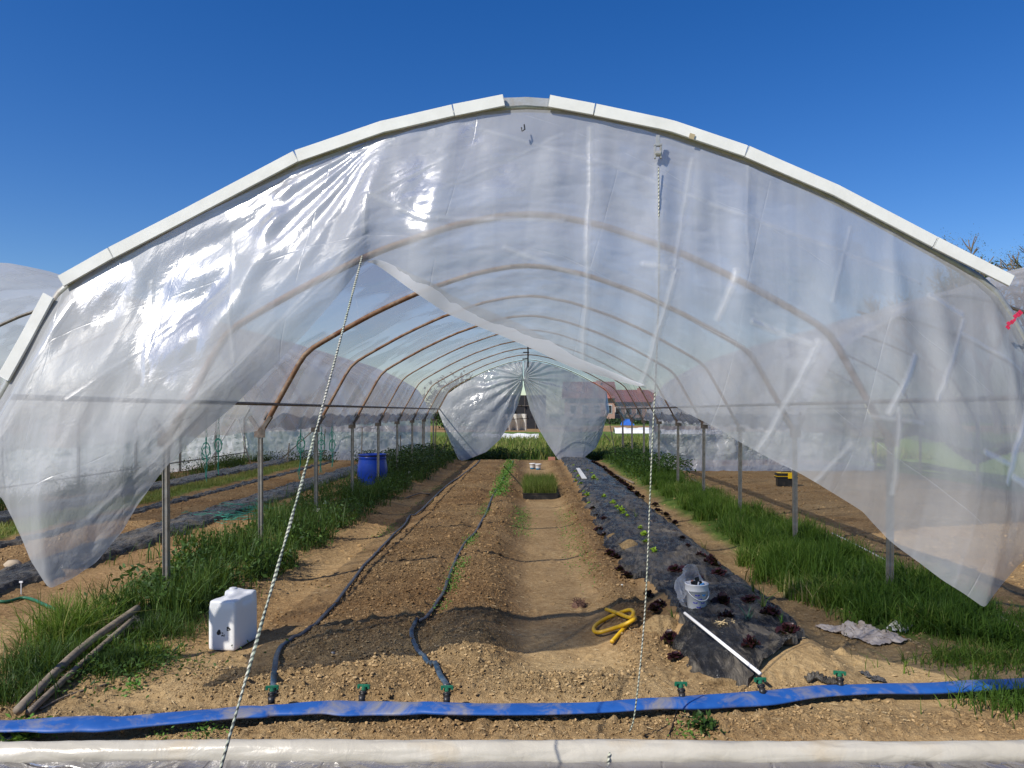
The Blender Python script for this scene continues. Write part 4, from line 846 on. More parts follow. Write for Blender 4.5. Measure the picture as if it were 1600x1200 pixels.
rod('pale_batten', [Gm(px, py, .03) for px, py in [(1478, 920), (1540, 952), (1610, 992), (1680, 1030)]], .014, 'pale_wood', 'long pale batten on the soil below the right tip of the hanging film', 'batten', 6)
rod('pale_batten', [Gm(px, py, .03) for px, py in [(1080, 748), (1122, 772)]], .02, 'pale_wood', 'short pale batten by the grass beside the right tunnel post row', 'batten', 6)
rod('plank', [Gm(px, py, .03) for px, py in [(962, 742), (990, 755)]], .03, 'wood', 'short weathered plank end beside the far dark lettuce row', 'plank', 4)
rod('white_pipe', [P(1070, 958, 5.36), P(1188, 1053, 4.48)], .011, 'white_plastic', 'white plastic pipe lying across the black mulch film below the bucket', 'pipe', 10)
rod('wooden_pole', [Gm(28, 1110, .05), (Gm(125, 1015, .10)), Gm(215, 950, .16)], .026, 'wood', 'thicker weathered pole in the grass at bottom left, nearest the edge', 'pole')
rod('wooden_pole', [Gm(45, 1113, .03), Gm(130, 1035, .06), Gm(205, 970, .12)], .019, 'wood', 'thinner weathered pole to the right of the thick one at bottom left', 'pole')
rod('stick', [Gm(62, 1108, .01), Gm(110, 1085, .015), Gm(170, 1068, .012)], .006, 'wood', 'thin twig on the soil right of the two poles', 'stick', 5)
rod('stick', [Gm(634, 778, .02), Gm(655, 771, .04), Gm(672, 772, .02)], .014, 'wood', 'bent dry branch lying at the edge of the left grass band', 'stick', 5)
rod('stake', [Gm(787, 728, 0), Gm(787, 728, .42)], .014, 'wood', 'thin dark wooden stake standing at the far end of the wide bed', 'stake', 6)
rod('stake', [Gm(717, 722, 0), Gm(717, 722, .22)], .012, 'pale_wood', 'short pale stake at the far left corner of the middle tunnel', 'stake', 6)
rod('rope_shadow_strip', [Gm(1062, 1088, .02), Gm(1052, 1130, .012), Gm(1040, 1158, .01)], .003, 'black_plastic', 'thin black strip standing in for the rope shadow on the soil in front of the blue hose', 'cord', 5)  # dark strip added as the shadow of the hanging rope, no real cord

# ------------------------------------------------------------ ropes
def rope(name, pts, r, label, group=None):
    pts = catmull(pts, 60); n = 8; V = []; UV = []; s = 0
    for i, p in enumerate(pts):
        if i: s += (p-pts[i-1]).length
        t = (pts[min(i+1, len(pts)-1)]-pts[max(i-1, 0)]).normalized(); a = t.cross(Vector((0, 1, 0.2))).normalized(); b_ = a.cross(t)
        for k in range(n+1):
            an = 2*PI*k/n; R_ = r*(1+.28*sin(an*2+s*300)); V.append(p+a*cos(an)*R_+b_*sin(an)*R_); UV.append((k/n, s))
    F = [(i*(n+1)+k, i*(n+1)+k+1, (i+1)*(n+1)+k+1, (i+1)*(n+1)+k) for i in range(len(pts)-1) for k in range(n)]
    me = fast_mesh(name, np.array([tuple(v) for v in V]), np.array(F), [M['rope']], True, uv=np.array(UV))
    return link(name, me, label=label, cat='rope', group=group)
t1 = P(566, 400, 4.12); e1 = P(345, 1200, 2.0)
dv = Vector(t1)-Vector(e1); g1 = Vector(e1)-dv*(e1[2]/dv.z)
rope('tie_rope', [t1, (Vector(t1)+Vector(e1))/2+Vector((0, 0, -.03)), e1, g1], .0046, 'black and white rope slanting down from the peak of the film opening on the left', None)
rope('tie_rope', [P(1029, 262, 4.27), P(1029, 470, 4.12), P(1018, 720, 4.0), P(1008, 950, 3.92), P(993, 1105, 3.88), P(984, 1143, 3.9)], .0038, 'thin rope hanging near vertical from the pulley on the right of the arch')
rope('tie_rope', [P(952, 1157, 3.60), P(954, 1172, 3.53), P(951, 1186, 3.50), P(949, 1215, 3.48)], .006, 'short rope end tied around the cream film roll')
b = MB(); b.tube([(g1.x, g1.y, -.05), (g1.x-.02, g1.y-.08, .3)], .02, 8); link('stake', b.mesh('stake', [M['wood']], True), label='wooden peg in the ground holding the slanting rope', cat='stake')
for xx in (0,):
    b = MB()
    b.tube([P(816, 575, 25.9), P(817, 590, 25.85), P(820, 602, 25.85)], .01, 5); b.tube([P(826, 574, 25.9), P(822, 588, 25.85), P(819, 602, 25.85)], .01, 5)
    link('tie_cord', b.mesh('tie_cord', [M['black_plastic']], True), tun)

# ------------------------------------------------------------ cream film roll and low skirt at the front
n_s, n_a = 420, 28; ss = np.linspace(-6, 6, n_s); an = np.linspace(0, 2*PI, n_a); A_, S_ = np.meshgrid(an, ss)
Rr = .055+.005*fbm(S_*1.2, A_*.9, 1.6, 3, 980)+.0045*ridg(S_*2.2+A_*.5, A_*.8, 1.6, 3, 981)+.003*np.sin(A_*2+S_*1.5)
yc = 3.56+.012*fbm(S_, S_*0, .5, 2, 982)-.0*S_; zc = .062-.0*S_
link('film_roll', surf('film_roll', S_, yc+np.cos(A_)*Rr, zc+np.sin(A_)*Rr, [M['roll']]), label='long cream roll of plastic film along the bottom of the picture', cat='film roll')
U_, V_ = np.meshgrid(np.linspace(-6, 6, 600), np.linspace(0, 1, 24))
yy = 3.53-.5*V_+.02*fbm(U_, V_, 3, 3, 985); zz = .05-.05*V_**.6+.012*(np.sin(U_*23+3*fbm(U_, V_, 1, 2, 986))*.5+fbm(U_*3, V_, 2, 2, 987))*np.sin(PI*V_**.7)+.012
link('film_skirt', surf('film_skirt', U_, yy, zz, [M['film_low']], U_, V_*.5), label='greyish translucent film lying on the ground in front of the cream roll', cat='plastic film')

# ------------------------------------------------------------ jerrycan
p = Gm(362, 1018); jc = thing('jerrycan', (p[0]-.045, p[1]+.15, p[2]+.004), 'white plastic jerrycan with black smudges standing on the soil at the left', 'jerrycan', rz=math.radians(-9)); jc.scale = (1.06, 1.12, 1.12)
b = MB(); b.box((0, 0, .135), (.195, .285, .27)); b.box((0, -.095, .285), (.185, .085, .05)); b.box((0, .115, .29), (.185, .055, .07)); b.box((.0, .01, .31), (.035, .20, .026)); b.box((-.055, .085, .30), (.075, .10, .07)); b.box((0, 0, .278), (.160, .25, .065))
jm = b.mesh('can_body', [M['can']]); o = link('can_body', jm, jc)
md = o.modifiers.new('r', 'REMESH'); md.mode = 'VOXEL'; md.voxel_size = .007; md.use_smooth_shade = True
md = o.modifiers.new('s', 'SMOOTH'); md.factor = .6; md.iterations = 30
b = MB(); b.lathe([(.0, .012), (.022, .012), (.024, .01), (.024, 0)], 20); cp = b.mesh('cap', [M['white_plastic']], True); cpo = link('cap', cp, jc, (-.055, .085, .33))
b = MB(); b.lathe([(0, -.01), (.014, -.01), (.017, -.004), (.017, .004), (.0, .006)], 14); tp_ = b.mesh('tap_hole', [M['ink']], True); o = link('tap_hole', tp_, jc, (-.02, -.138, .112)); o.rotation_euler = (PI/2, 0, 0)

# ------------------------------------------------------------ bucket with bag
p = Gm(1092, 958); bk = thing('bucket', (p[0], p[1]+.075, p[2]+.006), 'white bucket with blue bow print, clear bag around it, standing on the mulch film', 'bucket', rz=.3)
b = MB(); b.lathe([(0, 0), (.066, 0), (.070, .006), (.080, .150), (.088, .152), (.090, .160), (.086, .196), (.090, .200), (.090, .206), (.083, .208), (.078, .16), (.066, .02), (0, .015)], 36); bm_ = b.mesh('bucket_body', [M['white_plastic']], True); link('bucket_body', bm_, bk)
b = MB()
def decal(b, th, z, w_, h_, up, mi=0, r=.0):
    R_ = .0685+z*.075+.0018; V = []; K = 6
    for i in range(K+1):
        u = i/K*2-1; a = -PI/2+th+u*w_/R_/2; hh = h_*(abs(u)*.8+.25)*(1 if not up else 1)
        V += [(cos(a)*R_, sin(a)*R_, z+hh/2), (cos(a)*R_*.998, sin(a)*R_*.998, z-hh/2*(1-abs(u)))]
    b.add(V, [(2*i, 2*i+2, 2*i+3, 2*i+1) for i in range(K)], mi)
for th, z in ((-.35, .068), (.45, .066), (.0, .035), (-.15, .125), (.1, .095)):
    b = MB(); decal(b, th-.3, z, .034, .018, True); link('bow_print', b.mesh('bow_print', [M['print_blue']]), bk)
b = MB(); decal(b, .25, .125, .034, .03, True); link('logo_print', b.mesh('logo_print', [M['print_cyan']]), bk)
b = MB(); hp2 = [(.088*cos(a), .088*sin(a)-.006, .165-.075*abs(sin((a+PI)*1.0))) for a in np.linspace(-PI, 0, 16)]; b.tube(hp2, .003, 6); link('handle', b.mesh('handle', [M['white_plastic']], True), bk)
cont = thing('rubbish', (bk.location.x, bk.location.y, bk.location.z+.17), 'dark, white and blue wrappers heaped inside the white bucket', 'rubbish')
for q, (mt, x, y, z, r) in enumerate([('ink', 0, .01, .02, .05), ('ink', -.02, -.02, .03, .035), ('white_plastic', .005, -.03, .035, .02), ('print_cyan', .035, -.03, .028, .024), ('brick', -.03, .0, .045, .018), ('ink', .01, .03, .05, .03)]):
    b = MB(); b.box((x, y, z), (r*1.6, r*.5, r*1.2), Matrix.Rotation(q*.9, 3, 'Y') @ Matrix.Rotation(q*.7+.3, 3, 'X')); link('wrapper', b.mesh('wrapper', [M[mt]], bevel=.003), cont)
nn, mm = 60, 40; th = np.linspace(-.35, PI+.5, nn); hh = np.linspace(0, 1, mm); TH, HH = np.meshgrid(th, hh)
rb = .094+.035*np.sin(PI*HH*.8)*(1+.25*np.sin(TH*2+1)); bk_x = rb*np.cos(TH)*(1-.55*sst(.55, 1, HH)); bk_y = rb*np.sin(TH)*(1-.55*sst(.55, 1, HH))+.05*HH
ncr = .018*ridg(TH*1.2, HH*3, 1.1, 3, 990)*np.sin(TH/2)**.5*(.4+HH)
bk_x = bk_x+ncr*np.cos(TH)+.03*HH; bk_y = bk_y+ncr*np.sin(TH)+.035; top = .10+.19*sst(-.4, .9, np.sin(TH-.1)); bz = .03+HH*top
bagm = surf('clear_bag', bk_x, bk_y, bz, [M['bag']], TH*.1, HH*.3); link('clear_bag', bagm, bk)

# yellow hose
yp = [(947, 952, .05), (965, 958, .05), (984, 965, .055), (990, 958, .07), (985, 953, .06), (970, 957, .03), (950, 965, .03), (932, 976, .03), (928, 985, .035), (936, 988, .04), (955, 983, .045), (975, 976, .06), (990, 968, .07), (992, 965, .05), (984, 972, .03), (975, 982, .025), (965, 993, .03), (956, 1003, .03)]
b = MB(); b.tube(catmull([Vector(Gm(*q)) for q in yp], 6), .0155, 12); link('yellow_hose', b.mesh('yellow_hose', [M['yellow_hose']], True), label='short looped piece of yellow hose lying on the central path', cat='hose')

# blue barrel
p = G(579, 762); bar = thing('barrel', (p[0], p[1]+.2, 0), 'open blue plastic barrel with black clamp ring standing in the left grass band', 'barrel')
b = MB(); b.lathe([(.0, 0), (.26, 0), (.275, .02), (.285, .06), (.315, .22), (.325, .36), (.318, .48), (.298, .58), (.288, .62), (.300, .63), (.300, .66), (.288, .67), (.292, .70), (.300, .705), (.300, .72), (.285, .722), (.28, .60), (.29, .3), (.26, .03), (0, .03)], 48); link('barrel_body', b.mesh('barrel_body', [M['barrel_blue']], True), bar)
b = MB(); b.tube([(.303*cos(a), .303*sin(a), .685) for a in np.linspace(0, 2*PI, 40)], .009, 6); b.tube([(.30, -.02, .685), (.36, -.04, .675), (.42, -.05, .68)], .008, 5); link('clamp_ring', b.mesh('clamp_ring', [M['black_plastic']], True), bar)
# toolbox
p = G(1231, 760); tb = thing('toolbox', (p[0], p[1]+.12, zg(p[0], p[1])), 'black toolbox with yellow latch and trim on the soil of the right tunnel', 'toolbox', rz=-.08)
def bevbox(c, d, bv, mat, name, root, sm=False):
    b = MB(); b.box(c, d); return link(name, b.mesh(name, [M[mat]], bevel=bv), root)
bevbox((0, 0, .10), (.40, .22, .20), .012, 'black_plastic', 'box_body', tb); bevbox((0, 0, .205), (.46, .25, .035), .006, 'black_plastic', 'rim', tb); bevbox((0, 0, .265), (.45, .245, .065), .015, 'black_plastic', 'lid', tb)
bevbox((0, -.001, .229), (.465, .255, .012), .003, 'yellow_plastic', 'yellow_trim', tb); bevbox((-.03, 0, .301), (.34, .2, .008), .002, 'yellow_plastic', 'lid_trim', tb); bevbox((.065, -.13, .24), (.11, .022, .12), .006, 'yellow_plastic', 'latch', tb)
b = MB(); b.tube([(-.1, 0, .30), (-.1, 0, .325), (.1, 0, .325), (.1, 0, .30)], .010, 8); link('handle', b.mesh('handle', [M['black_plastic']], True), tb)
# two small white buckets
for k, (px, py) in enumerate(((832, 733), (841, 734))):
    p = Gm(px, py); o = thing('small_bucket', (p[0], p[1], p[2]), ['left one of two small white tubs at the far end of the path', 'right one of two small white tubs at the far end of the path'][k], 'tub', 'small white tubs at the far end of the path')
    b = MB(); b.lathe([(0, 0), (.066, 0), (.076, .10), (.0, .10)], 20); link('tub_base', b.mesh('tub_base', [M['print_cyan']], True), o)
    b = MB(); b.lathe([(.0765, .05), (.085, .15), (.095, .155), (.095, .175), (.085, .176), (.07, .06)], 20); link('tub_wall', b.mesh('tub_wall', [M['white_plastic']], True), o)
# seedling tray
p0 = Gm(818, 780); 
tr = thing('seedling_tray', (Gm(844, 779)[0], Gm(844, 779)[1]+.5, Gm(844, 779)[2]), 'black trays full of fine green seedlings on the central path', 'seedling tray')
for k, (yy_, zz_) in enumerate([(-.45, 0), (.05, 0), (.55, 0), (1.05, 0), (1.3, 0)][:4]):
    b = MB(); W_, D_, H_ = .66, .46, .125
    b.box((0, yy_, .01), (W_, D_, .02)); b.box((-W_/2, yy_, H_/2), (.012, D_, H_)); b.box((W_/2, yy_, H_/2), (.012, D_, H_)); b.box((0, yy_-D_/2, H_/2), (W_+.012, .012, H_)); b.box((0, yy_+D_/2, H_/2), (W_+.012, .012, H_)); b.box((0, yy_, .06), (W_-.02, D_-.02, .03)); b.box((0, yy_-D_/2-.006, H_-.006), (W_+.04, .02, .012))
    link('tray', b.mesh('tray', [M['black_plastic']]), tr)
n = 4500; r_ = np.random.default_rng(3); bx_ = r_.uniform(-.32, .32, n)+tr.location.x; by_ = r_.uniform(-.66, 1.5, n)+tr.location.y
V, F, rn = blades(n, (bx_, by_), .31, .006, .25, 995); V[:, 2] = V[:, 2]+.05-tr.location.z*0
link('seedlings', fast_mesh('seedlings', V-np.array(tr.location[:]), F, [M['yellow_grass']], True, attrs={'rnd': rn*.7}), tr, (0, 0, 0), kind='stuff')
n = 2500; bx_ = r_.uniform(-.32, .32, n)+tr.location.x; by_ = r_.uniform(-.66, 1.5, n)+tr.location.y
V, F, rn = blades(n, (bx_, by_), .33, .006, .3, 996); V[:, 2] += .05; link('seedlings', fast_mesh('seedlings', V-np.array(tr.location[:]), F, [M['grass']], True, attrs={'rnd': rn}), tr, (0, 0, 0), kind='stuff')
# brick, white strip
p = Gm(862, 719); b = MB(); b.box((0, 0, .05), (.24, .12, .12)); link('brick', b.mesh('brick', [M['brick']], bevel=.006), None, (p[0], p[1], p[2]), label='single red brick at the foot of the far right flap', cat='brick')
a1, a2 = Vector(Gm(903, 732, .05)), Vector(Gm(913, 748, .05)); b = MB(); dd = (a2-a1); sd_ = Vector((-dd.y, dd.x, 0)).normalized()*.05
V = [a1+sd_*.9, a1-sd_*.9, a2-sd_*1.1, a2+sd_*1.1]; b.add(V+[v+Vector((0, 0, .015)) for v in V], [(0, 1, 2, 3), (4, 5, 6, 7), (0, 1, 5, 4), (1, 2, 6, 5), (2, 3, 7, 6), (3, 0, 4, 7)]); link('white_board_piece', b.mesh('white_board_piece', [M['white_board']]), label='small white board lying on the far part of the black mulch film', cat='board')

# cloths
def cloth(name, poly, mat, label, seed, h=.03):
    P4 = [Vector(Gm(*q)) for q in poly]; n = 50; U_, V_ = np.meshgrid(np.linspace(0, 1, n), np.linspace(0, 1, n))
    A = np.array([tuple(q) for q in P4]); xx = (1-U_)*(1-V_)*A[0, 0]+U_*(1-V_)*A[1, 0]+U_*V_*A[2, 0]+(1-U_)*V_*A[3, 0]; yy = (1-U_)*(1-V_)*A[0, 1]+U_*(1-V_)*A[1, 1]+U_*V_*A[2, 1]+(1-U_)*V_*A[3, 1]
    xx = xx+.05*fbm(U_*4, V_*4, 1, 3, seed); yy = yy+.06*fbm(U_*4, V_*4, 1, 3, seed+1)
    zz = zga(xx, yy)+.012+h*1.1*np.abs(fbm(U_*3.5, V_*3.5, 1, 4, seed+2, .6))
    link(name, surf(name, xx, yy, zz, [M[mat]]), label=label, cat='cloth')
cloth('fleece_cloth', [(1272, 980), (1345, 976), (1425, 1008), (1370, 1012)], 'fleece', 'crumpled pinkish grey fleece cloth on the soil at the right grass edge', 1000)
cloth('fleece_cloth', [(1385, 985), (1410, 965), (1450, 968), (1415, 994)], 'white_fleece', 'crumpled white cloth half hidden in the right grass', 1010, .05)
cloth('weed_mat', [(172, 1005), (190, 960), (262, 955), (240, 985)], 'grey_sheet', 'dark woven weed mat bunched beside the wooden poles at left', 1020, .06)
cloth('plastic_scrap', [(168, 1007), (178, 998), (188, 985), (180, 1004)], 'white_fleece', 'small white scrap of plastic at the tip of the dark weed mat', 1030, .01)
cloth('plastic_scrap', [(1560, 1078), (1625, 1073), (1640, 1084), (1580, 1092)], 'grey_sheet', 'grey plastic sheet piece under the right end of the blue hose', 1040, .02)
cloth('plastic_scrap', [(1345, 1052), (1372, 1062), (1385, 1068), (1360, 1064)], 'grey_sheet', 'thin dark scrap lying between the rightmost valve and the blue hose', 1050, .015)
cloth('plastic_scrap', [(-20, 1160), (5, 1146), (38, 1146), (10, 1164)], 'fleece', 'beige slab piece under the left end of the blue hose', 1060, .01)
for (px, py, n_, lab) in [(904, 948, 90, 'dry brown root clump lying on the central path left of the yellow hose')]:
    p = Gm(px, py); b = MB()
    for q in range(n_):
        a = random.uniform(0, 2*PI); r0 = random.uniform(0, .05); pts = [Vector((r0*cos(a), r0*sin(a)*.8, .01+random.uniform(0, .03)))]
        d = Vector((random.gauss(0, 1), random.gauss(0, 1), abs(random.gauss(0, .8))+.1)).normalized()*.022
        for s_ in range(3): pts.append(pts[-1]+d+Vector((random.gauss(0, .008), random.gauss(0, .008), -.006*s_)))
        b.tube(pts, [.005, .004, .003, .001], 4)
    b.lathe([(0, .05), (.04, .04), (.06, .015), (.062, -.01)], 10); link('root_clump', b.mesh('root_clump', [M['root']]), None, p, label=lab, cat='plant remains')

# ------------------------------------------------------------ lettuces and other plants
def rosette(nl, r, h, mat, seed, name='lettuce'):
    rg = np.random.default_rng(seed); V = []; F = []; R_ = []; base = 0
    for q in range(nl):
        a = q*2.4+rg.normal(0, .2); t = q/nl; ln = r*(1-.5*t)*rg.uniform(.8, 1.15); up = .25+.95*t; K, W_ = 5, 5
        for i in range(K):
            s = i/(K-1); rad_ = ln*s*math.cos(up*.9)*(1.0); hh = h*(t*.6+.25)*math.sin(s*PI*.6)*(1+up*.4); wid = ln*.55*math.sin(PI*min(1, .12+s*.80))
            for j in range(W_):
                u = (j/(W_-1)-.5)*2; fr_ = .17*ln*math.sin(u*6+i*2.3+q)*(abs(u)+s)*.5
                V.append((cos(a)*rad_-sin(a)*wid*u, sin(a)*rad_+cos(a)*wid*u, hh+fr_+.12*ln*abs(u)*.6)); R_.append(min(1, max(0, rg.normal(.35, .15)+.45*abs(u)*s)))
        F += [[base+i*W_+j, base+i*W_+j+1, base+(i+1)*W_+j+1, base+(i+1)*W_+j] for i in range(K-1) for j in range(W_-1)]; base += K*W_
    return fast_mesh(name, np.array(V), np.array(F), [M[mat]], True, attrs={'rnd': np.array(R_)})
reds = [rosette(11, .085, .055, 'red_leaf', s, 'red_lettuce') for s in range(7)]; limes = [rosette(7, .06, .05, 'lime_leaf', 20+s, 'green_lettuce') for s in range(3)]
def ordi(n): return 'nearest' if n == 0 else ['second', 'third', 'fourth', 'fifth', 'sixth', 'seventh', 'eighth', 'ninth', 'tenth', 'eleventh', 'twelfth', 'thirteenth', 'fourteenth', 'fifteenth', 'sixteenth', 'seventeenth', 'eighteenth', 'nineteenth', 'twentieth', 'twenty-first', 'twenty-second', 'twenty-third'][n-1]+' nearest'
def rank(q, L_): return ordi(sorted(L_, key=lambda a: -a[1]-a[0]*.001).index(q))
def plant(mesh, px, py, sc_, label, group, name, cat='lettuce'):
    p = Gm(px, py, .015); o = bpy.data.objects.new(name, mesh); C.objects.link(o); o.location = (p[0], p[1], max(p[2], zg(p[0], p[1]))); o.rotation_euler = (random.uniform(-.2, .2), random.uniform(-.2, .2), random.uniform(0, 6)); s = sc_*random.uniform(.6, 1.15); o.scale = (s*random.uniform(.8, 1.2), s, s*random.uniform(.7, 1.3))
    tag(o, label, cat, group)
LL = [(926, 797), (933, 806), (944, 812), (936, 829), (944, 838), (953, 866), (962, 872), (969, 892), (980, 902), (1012, 933), (1030, 948), (1022, 958), (1047, 1003), (1055, 1029)]
for k, q in enumerate(LL):
    plant(reds[k % 7], *q, 1.0, rank(q, LL)+' dark red lettuce along the left edge of the mulch film', 'red lettuces on the left edge of the mulch film', 'red_lettuce')
LR = [(1005, 778), (1027, 799), (1040, 806), (1055, 820), (1055, 833), (1066, 842), (1074, 856), (1093, 871), (1113, 884), (1122, 899), (1172, 940), (1203, 965), (1232, 990), (1024, 790), (1046, 812), (1112, 880)]
for k, q in enumerate(LR):
    plant(reds[k % 7], *q, 1.05, rank(q, LR)+' dark red lettuce along the right edge of the mulch film', 'red lettuces on the right edge of the mulch film', 'red_lettuce')
for k in range(22):
    t = k/21; plant(reds[k % 7], 926+70*t**1.1, 724+53*t**1.35, 1.35, ordi(21-k)+' dark lettuce in the crowded far row right of the mulch film', 'crowded far row of dark lettuces', 'red_lettuce')
for q, l in [((1053, 893), 'dark red lettuce in the middle of the mulch film, above left of the bucket'), ((1080, 906), 'dark lettuce directly behind the bucket on the mulch film'), ((1130, 945), 'dark red lettuce right of the bucket, in its shadow'), ((1138, 970), 'dark red lettuce with dry straw at its foot, right of the white pipe'), ((1176, 1012), 'nearest red lettuce standing alone on the front of the mulch film')]:
    plant(reds[1], *q, 1.25, l, None, 'red_lettuce')
LG = [(944, 778), (958, 788), (964, 793), (970, 799), (975, 803), (980, 808), (1000, 827), (1006, 837), (1021, 863), (898, 738), (904, 745), (900, 752), (918, 735), (924, 741), (928, 748), (933, 750), (908, 757), (918, 775), (921, 787), (890, 724), (896, 728), (912, 770), (1011, 848)]
for k, q in enumerate(LG):
    plant(limes[k % 3], *q, 1.2, rank(q, LG)+' small lime green lettuce in the mulch film', 'lime green lettuces on the mulch film', 'green_lettuce')
p = Gm(1135, 976, .02); b = MB()
for q in range(40): a = random.uniform(0, PI); c_ = Vector((random.gauss(0, .04), random.gauss(0, .02), random.uniform(0, .02))); d = Vector((cos(a), sin(a), random.gauss(0, .2)))*.035; b.tube([c_-d, c_+d], .0022, 4)
link('straw', b.mesh('straw', [M['straw']]), None, p, kind='stuff')
def onion(px, py, n, h, label, mat='onion'):
    p = Gm(px, py); V, F, rn = blades(n, (np.zeros(n)+p[0]+RNG.normal(0, .008, n), np.zeros(n)+p[1]+RNG.normal(0, .008, n)), h, .009, .35, int(px)); link('onion_plant', fast_mesh('onion_plant', V-np.array([p[0], p[1], p[2]]), F, [M[mat]], True, attrs={'rnd': rn}), None, p, label=label, cat='onion')
onion(1170, 975, 12, .17, 'bluish spiky onion plant right of the white pipe')
onion(1192, 955, 10, .26, 'tall dark onion plant at the right edge of the mulch film near the bucket', 'grass_dark'); onion(1178, 930, 9, .24, 'slender dark onion plant further up the right mulch edge', 'grass_dark'); onion(1220, 978, 7, .11, 'small pale onion sprout on the right mulch edge', 'sprout'); onion(1052, 975, 12, .15, 'dark leek left of the rope shadow beside the soil heap', 'grass_dark'); onion(1100, 862, 9, .2, 'dark onion plant right of the mulch film among lettuces', 'grass_dark'); onion(993, 812, 8, .2, 'dark leek standing among the lime green lettuces', 'grass_dark')
# dandelion clocks
for k, (px, py) in enumerate([(498, 797), (508, 785), (511, 800), (640, 738), (643, 745)]):
    D_ = 11.5 if k < 3 else 18; c_ = P(px, py, D_); z0 = hz(c_[0], c_[1]); o = thing('dandelion', (c_[0], c_[1], z0), ['leftmost white dandelion clock by the second left post', 'upper white dandelion clock of the near trio', 'lower right white dandelion clock of the near trio', 'upper far dandelion clock behind the barrel', 'lower far dandelion clock behind the barrel'][k], 'dandelion', 'dandelion clocks in the left grass')
    b = MB(); b.tube([(0, 0, 0), (.01, 0, (c_[2]-z0)*.6), (0, 0, c_[2]-z0)], .004, 5); link('stem', b.mesh('stem', [M['weed']]), o)
    n = 90; d = RNG.normal(size=(n, 3)); d /= np.linalg.norm(d, axis=1)[:, None]; V, F, rn = leaves(n, d*.024, .02, k, 1); link('seed_head', fast_mesh('seed_head', V, F, [M['white_fleece']], False), o, (0, 0, c_[2]-z0))
# green twine in left tunnel
def twine(x, y, label, seed, z0=1.5, zb=.1):
    rg = random.Random(seed); b = MB(); 
    for q in range(3): b.tube([(x+rg.gauss(0, .02), y+rg.gauss(0, .02), z0-(z0-zb)*t/8) for t in range(9)], .007, 4)
    for q in range(4):
        c_ = z0-.55-.3*rg.random(); b.tube([(x+.09*sin(a)*rg.uniform(.8, 1.2), y, c_+.16*cos(a)) for a in np.linspace(0, 2*PI, 10)], .007, 4)
    link('green_twine', b.mesh('green_twine', [M['green_twine']]), label=label, cat='twine', group='green twine hanging in the left tunnel')
for k, (px, D_) in enumerate([(322, 17), (341, 19), (470, 18), (502, 20), (519, 22)]):
    twine((px-825)/1200*D_, D_, ['bundle of green twine left of the others beside the leaning white struts', 'long green twine strand hanging next to the leaning white struts', 'long green twine right of the first visible post', 'green twine strand just right of the slanting rope', 'faint green twine strand farthest right in the left tunnel'][k], k, 1.5, .05)
def net(px, py, w_, label, seed):
    p = Gm(px, py); rg = random.Random(seed); b = MB()
    for q in range(40):
        c_ = Vector((rg.gauss(0, w_), rg.gauss(0, w_*.6), .03+abs(rg.gauss(0, .04)))); pts = [c_]
        for s_ in range(5): pts.append(pts[-1]+Vector((rg.gauss(0, .08), rg.gauss(0, .06), rg.gauss(0, .02))))
        b.tube(pts, .003, 4)
    link('green_netting', b.mesh('green_netting', [M['green_twine']]), None, p, label=label, cat='netting')
net(388, 792, .25, 'tangle of green netting on the near mulch strip in the left tunnel', 1); net(420, 808, .15, 'small tangle of green netting in the weeds by the second left post', 2); net(355, 806, .3, 'green netting on the soil left of the first visible post', 3)
b = MB(); p = Gm(33, 918); b.tube([(0, 0, 0), (.0, 0, .12)], .005, 5); b.box((0, 0, .125), (.03, .01, .015)); link('plant_label', b.mesh('plant_label', [M['white_plastic']]), None, p, label='little white marker stick on the near mulch strip at the left edge', cat='marker')
b = MB(); p = G(20, 888); b.lathe([(0, .09), (.05, .085), (.09, .05), (.1, 0)], 12, sy=.7); link('stone', b.mesh('stone', [M['pale_wood']], True), None, (p[0], p[1], 0), label='pale round stone on the soil at the left edge', cat='stone')
for k, (px, py, r, l) in enumerate([(520, 1022, .016, 'small grey stone on the front of the wide bare bed'), (972, 915, .012, 'pale pebble on the right side of the path above the yellow hose')]):
    p = Gm(px, py); b = MB(); b.lathe([(0, r*.8), (r*.7, r*.6), (r, 0)], 9, sy=.7); link('stone', b.mesh('stone', [M['galv'] if k == 0 else M['white_fleece']], True), None, (p[0], p[1], p[2]+.005), label=l, cat='stone')
# support sticks far left & right of the mouth
for k, (px, py, tx_, ty_, D_) in enumerate([(565, 715, 566, 668, 24), (506, 712, 508, 670, 24), (449, 722, 452, 692, 22), (626, 712, 626, 680, 25), (679, 712, 682, 655, 24), (690, 705, 700, 685, 25), (660, 700, 660, 655, 25), (962, 712, 951, 652, 25), (954, 690, 944, 678, 25.5), (975, 700, 973, 655, 25)]):
    b = MB(); b.tube([P(px, py, D_), P(tx_, ty_, D_)], .016, 5)
    link('garden_stake', b.mesh('garden_stake', [M['galv_dark'] if k % 2 else M['wood']]), label=['dark stake against the left end film left of the barrel', 'dark stake right of the slanting rope near the far left wall', 'thin stake far back in the left tunnel by the second post', 'dark stake above the blue barrel at the far wall', 'leaning dark pole left of the far left flap', 'short branching stick at the foot of the far left flap', 'dark stake among the last left posts', 'long leaning stake right of the far right flap', 'short slanting stake against the far right flap', 'upright grey stake right of the far right flap'][k], cat='stake')

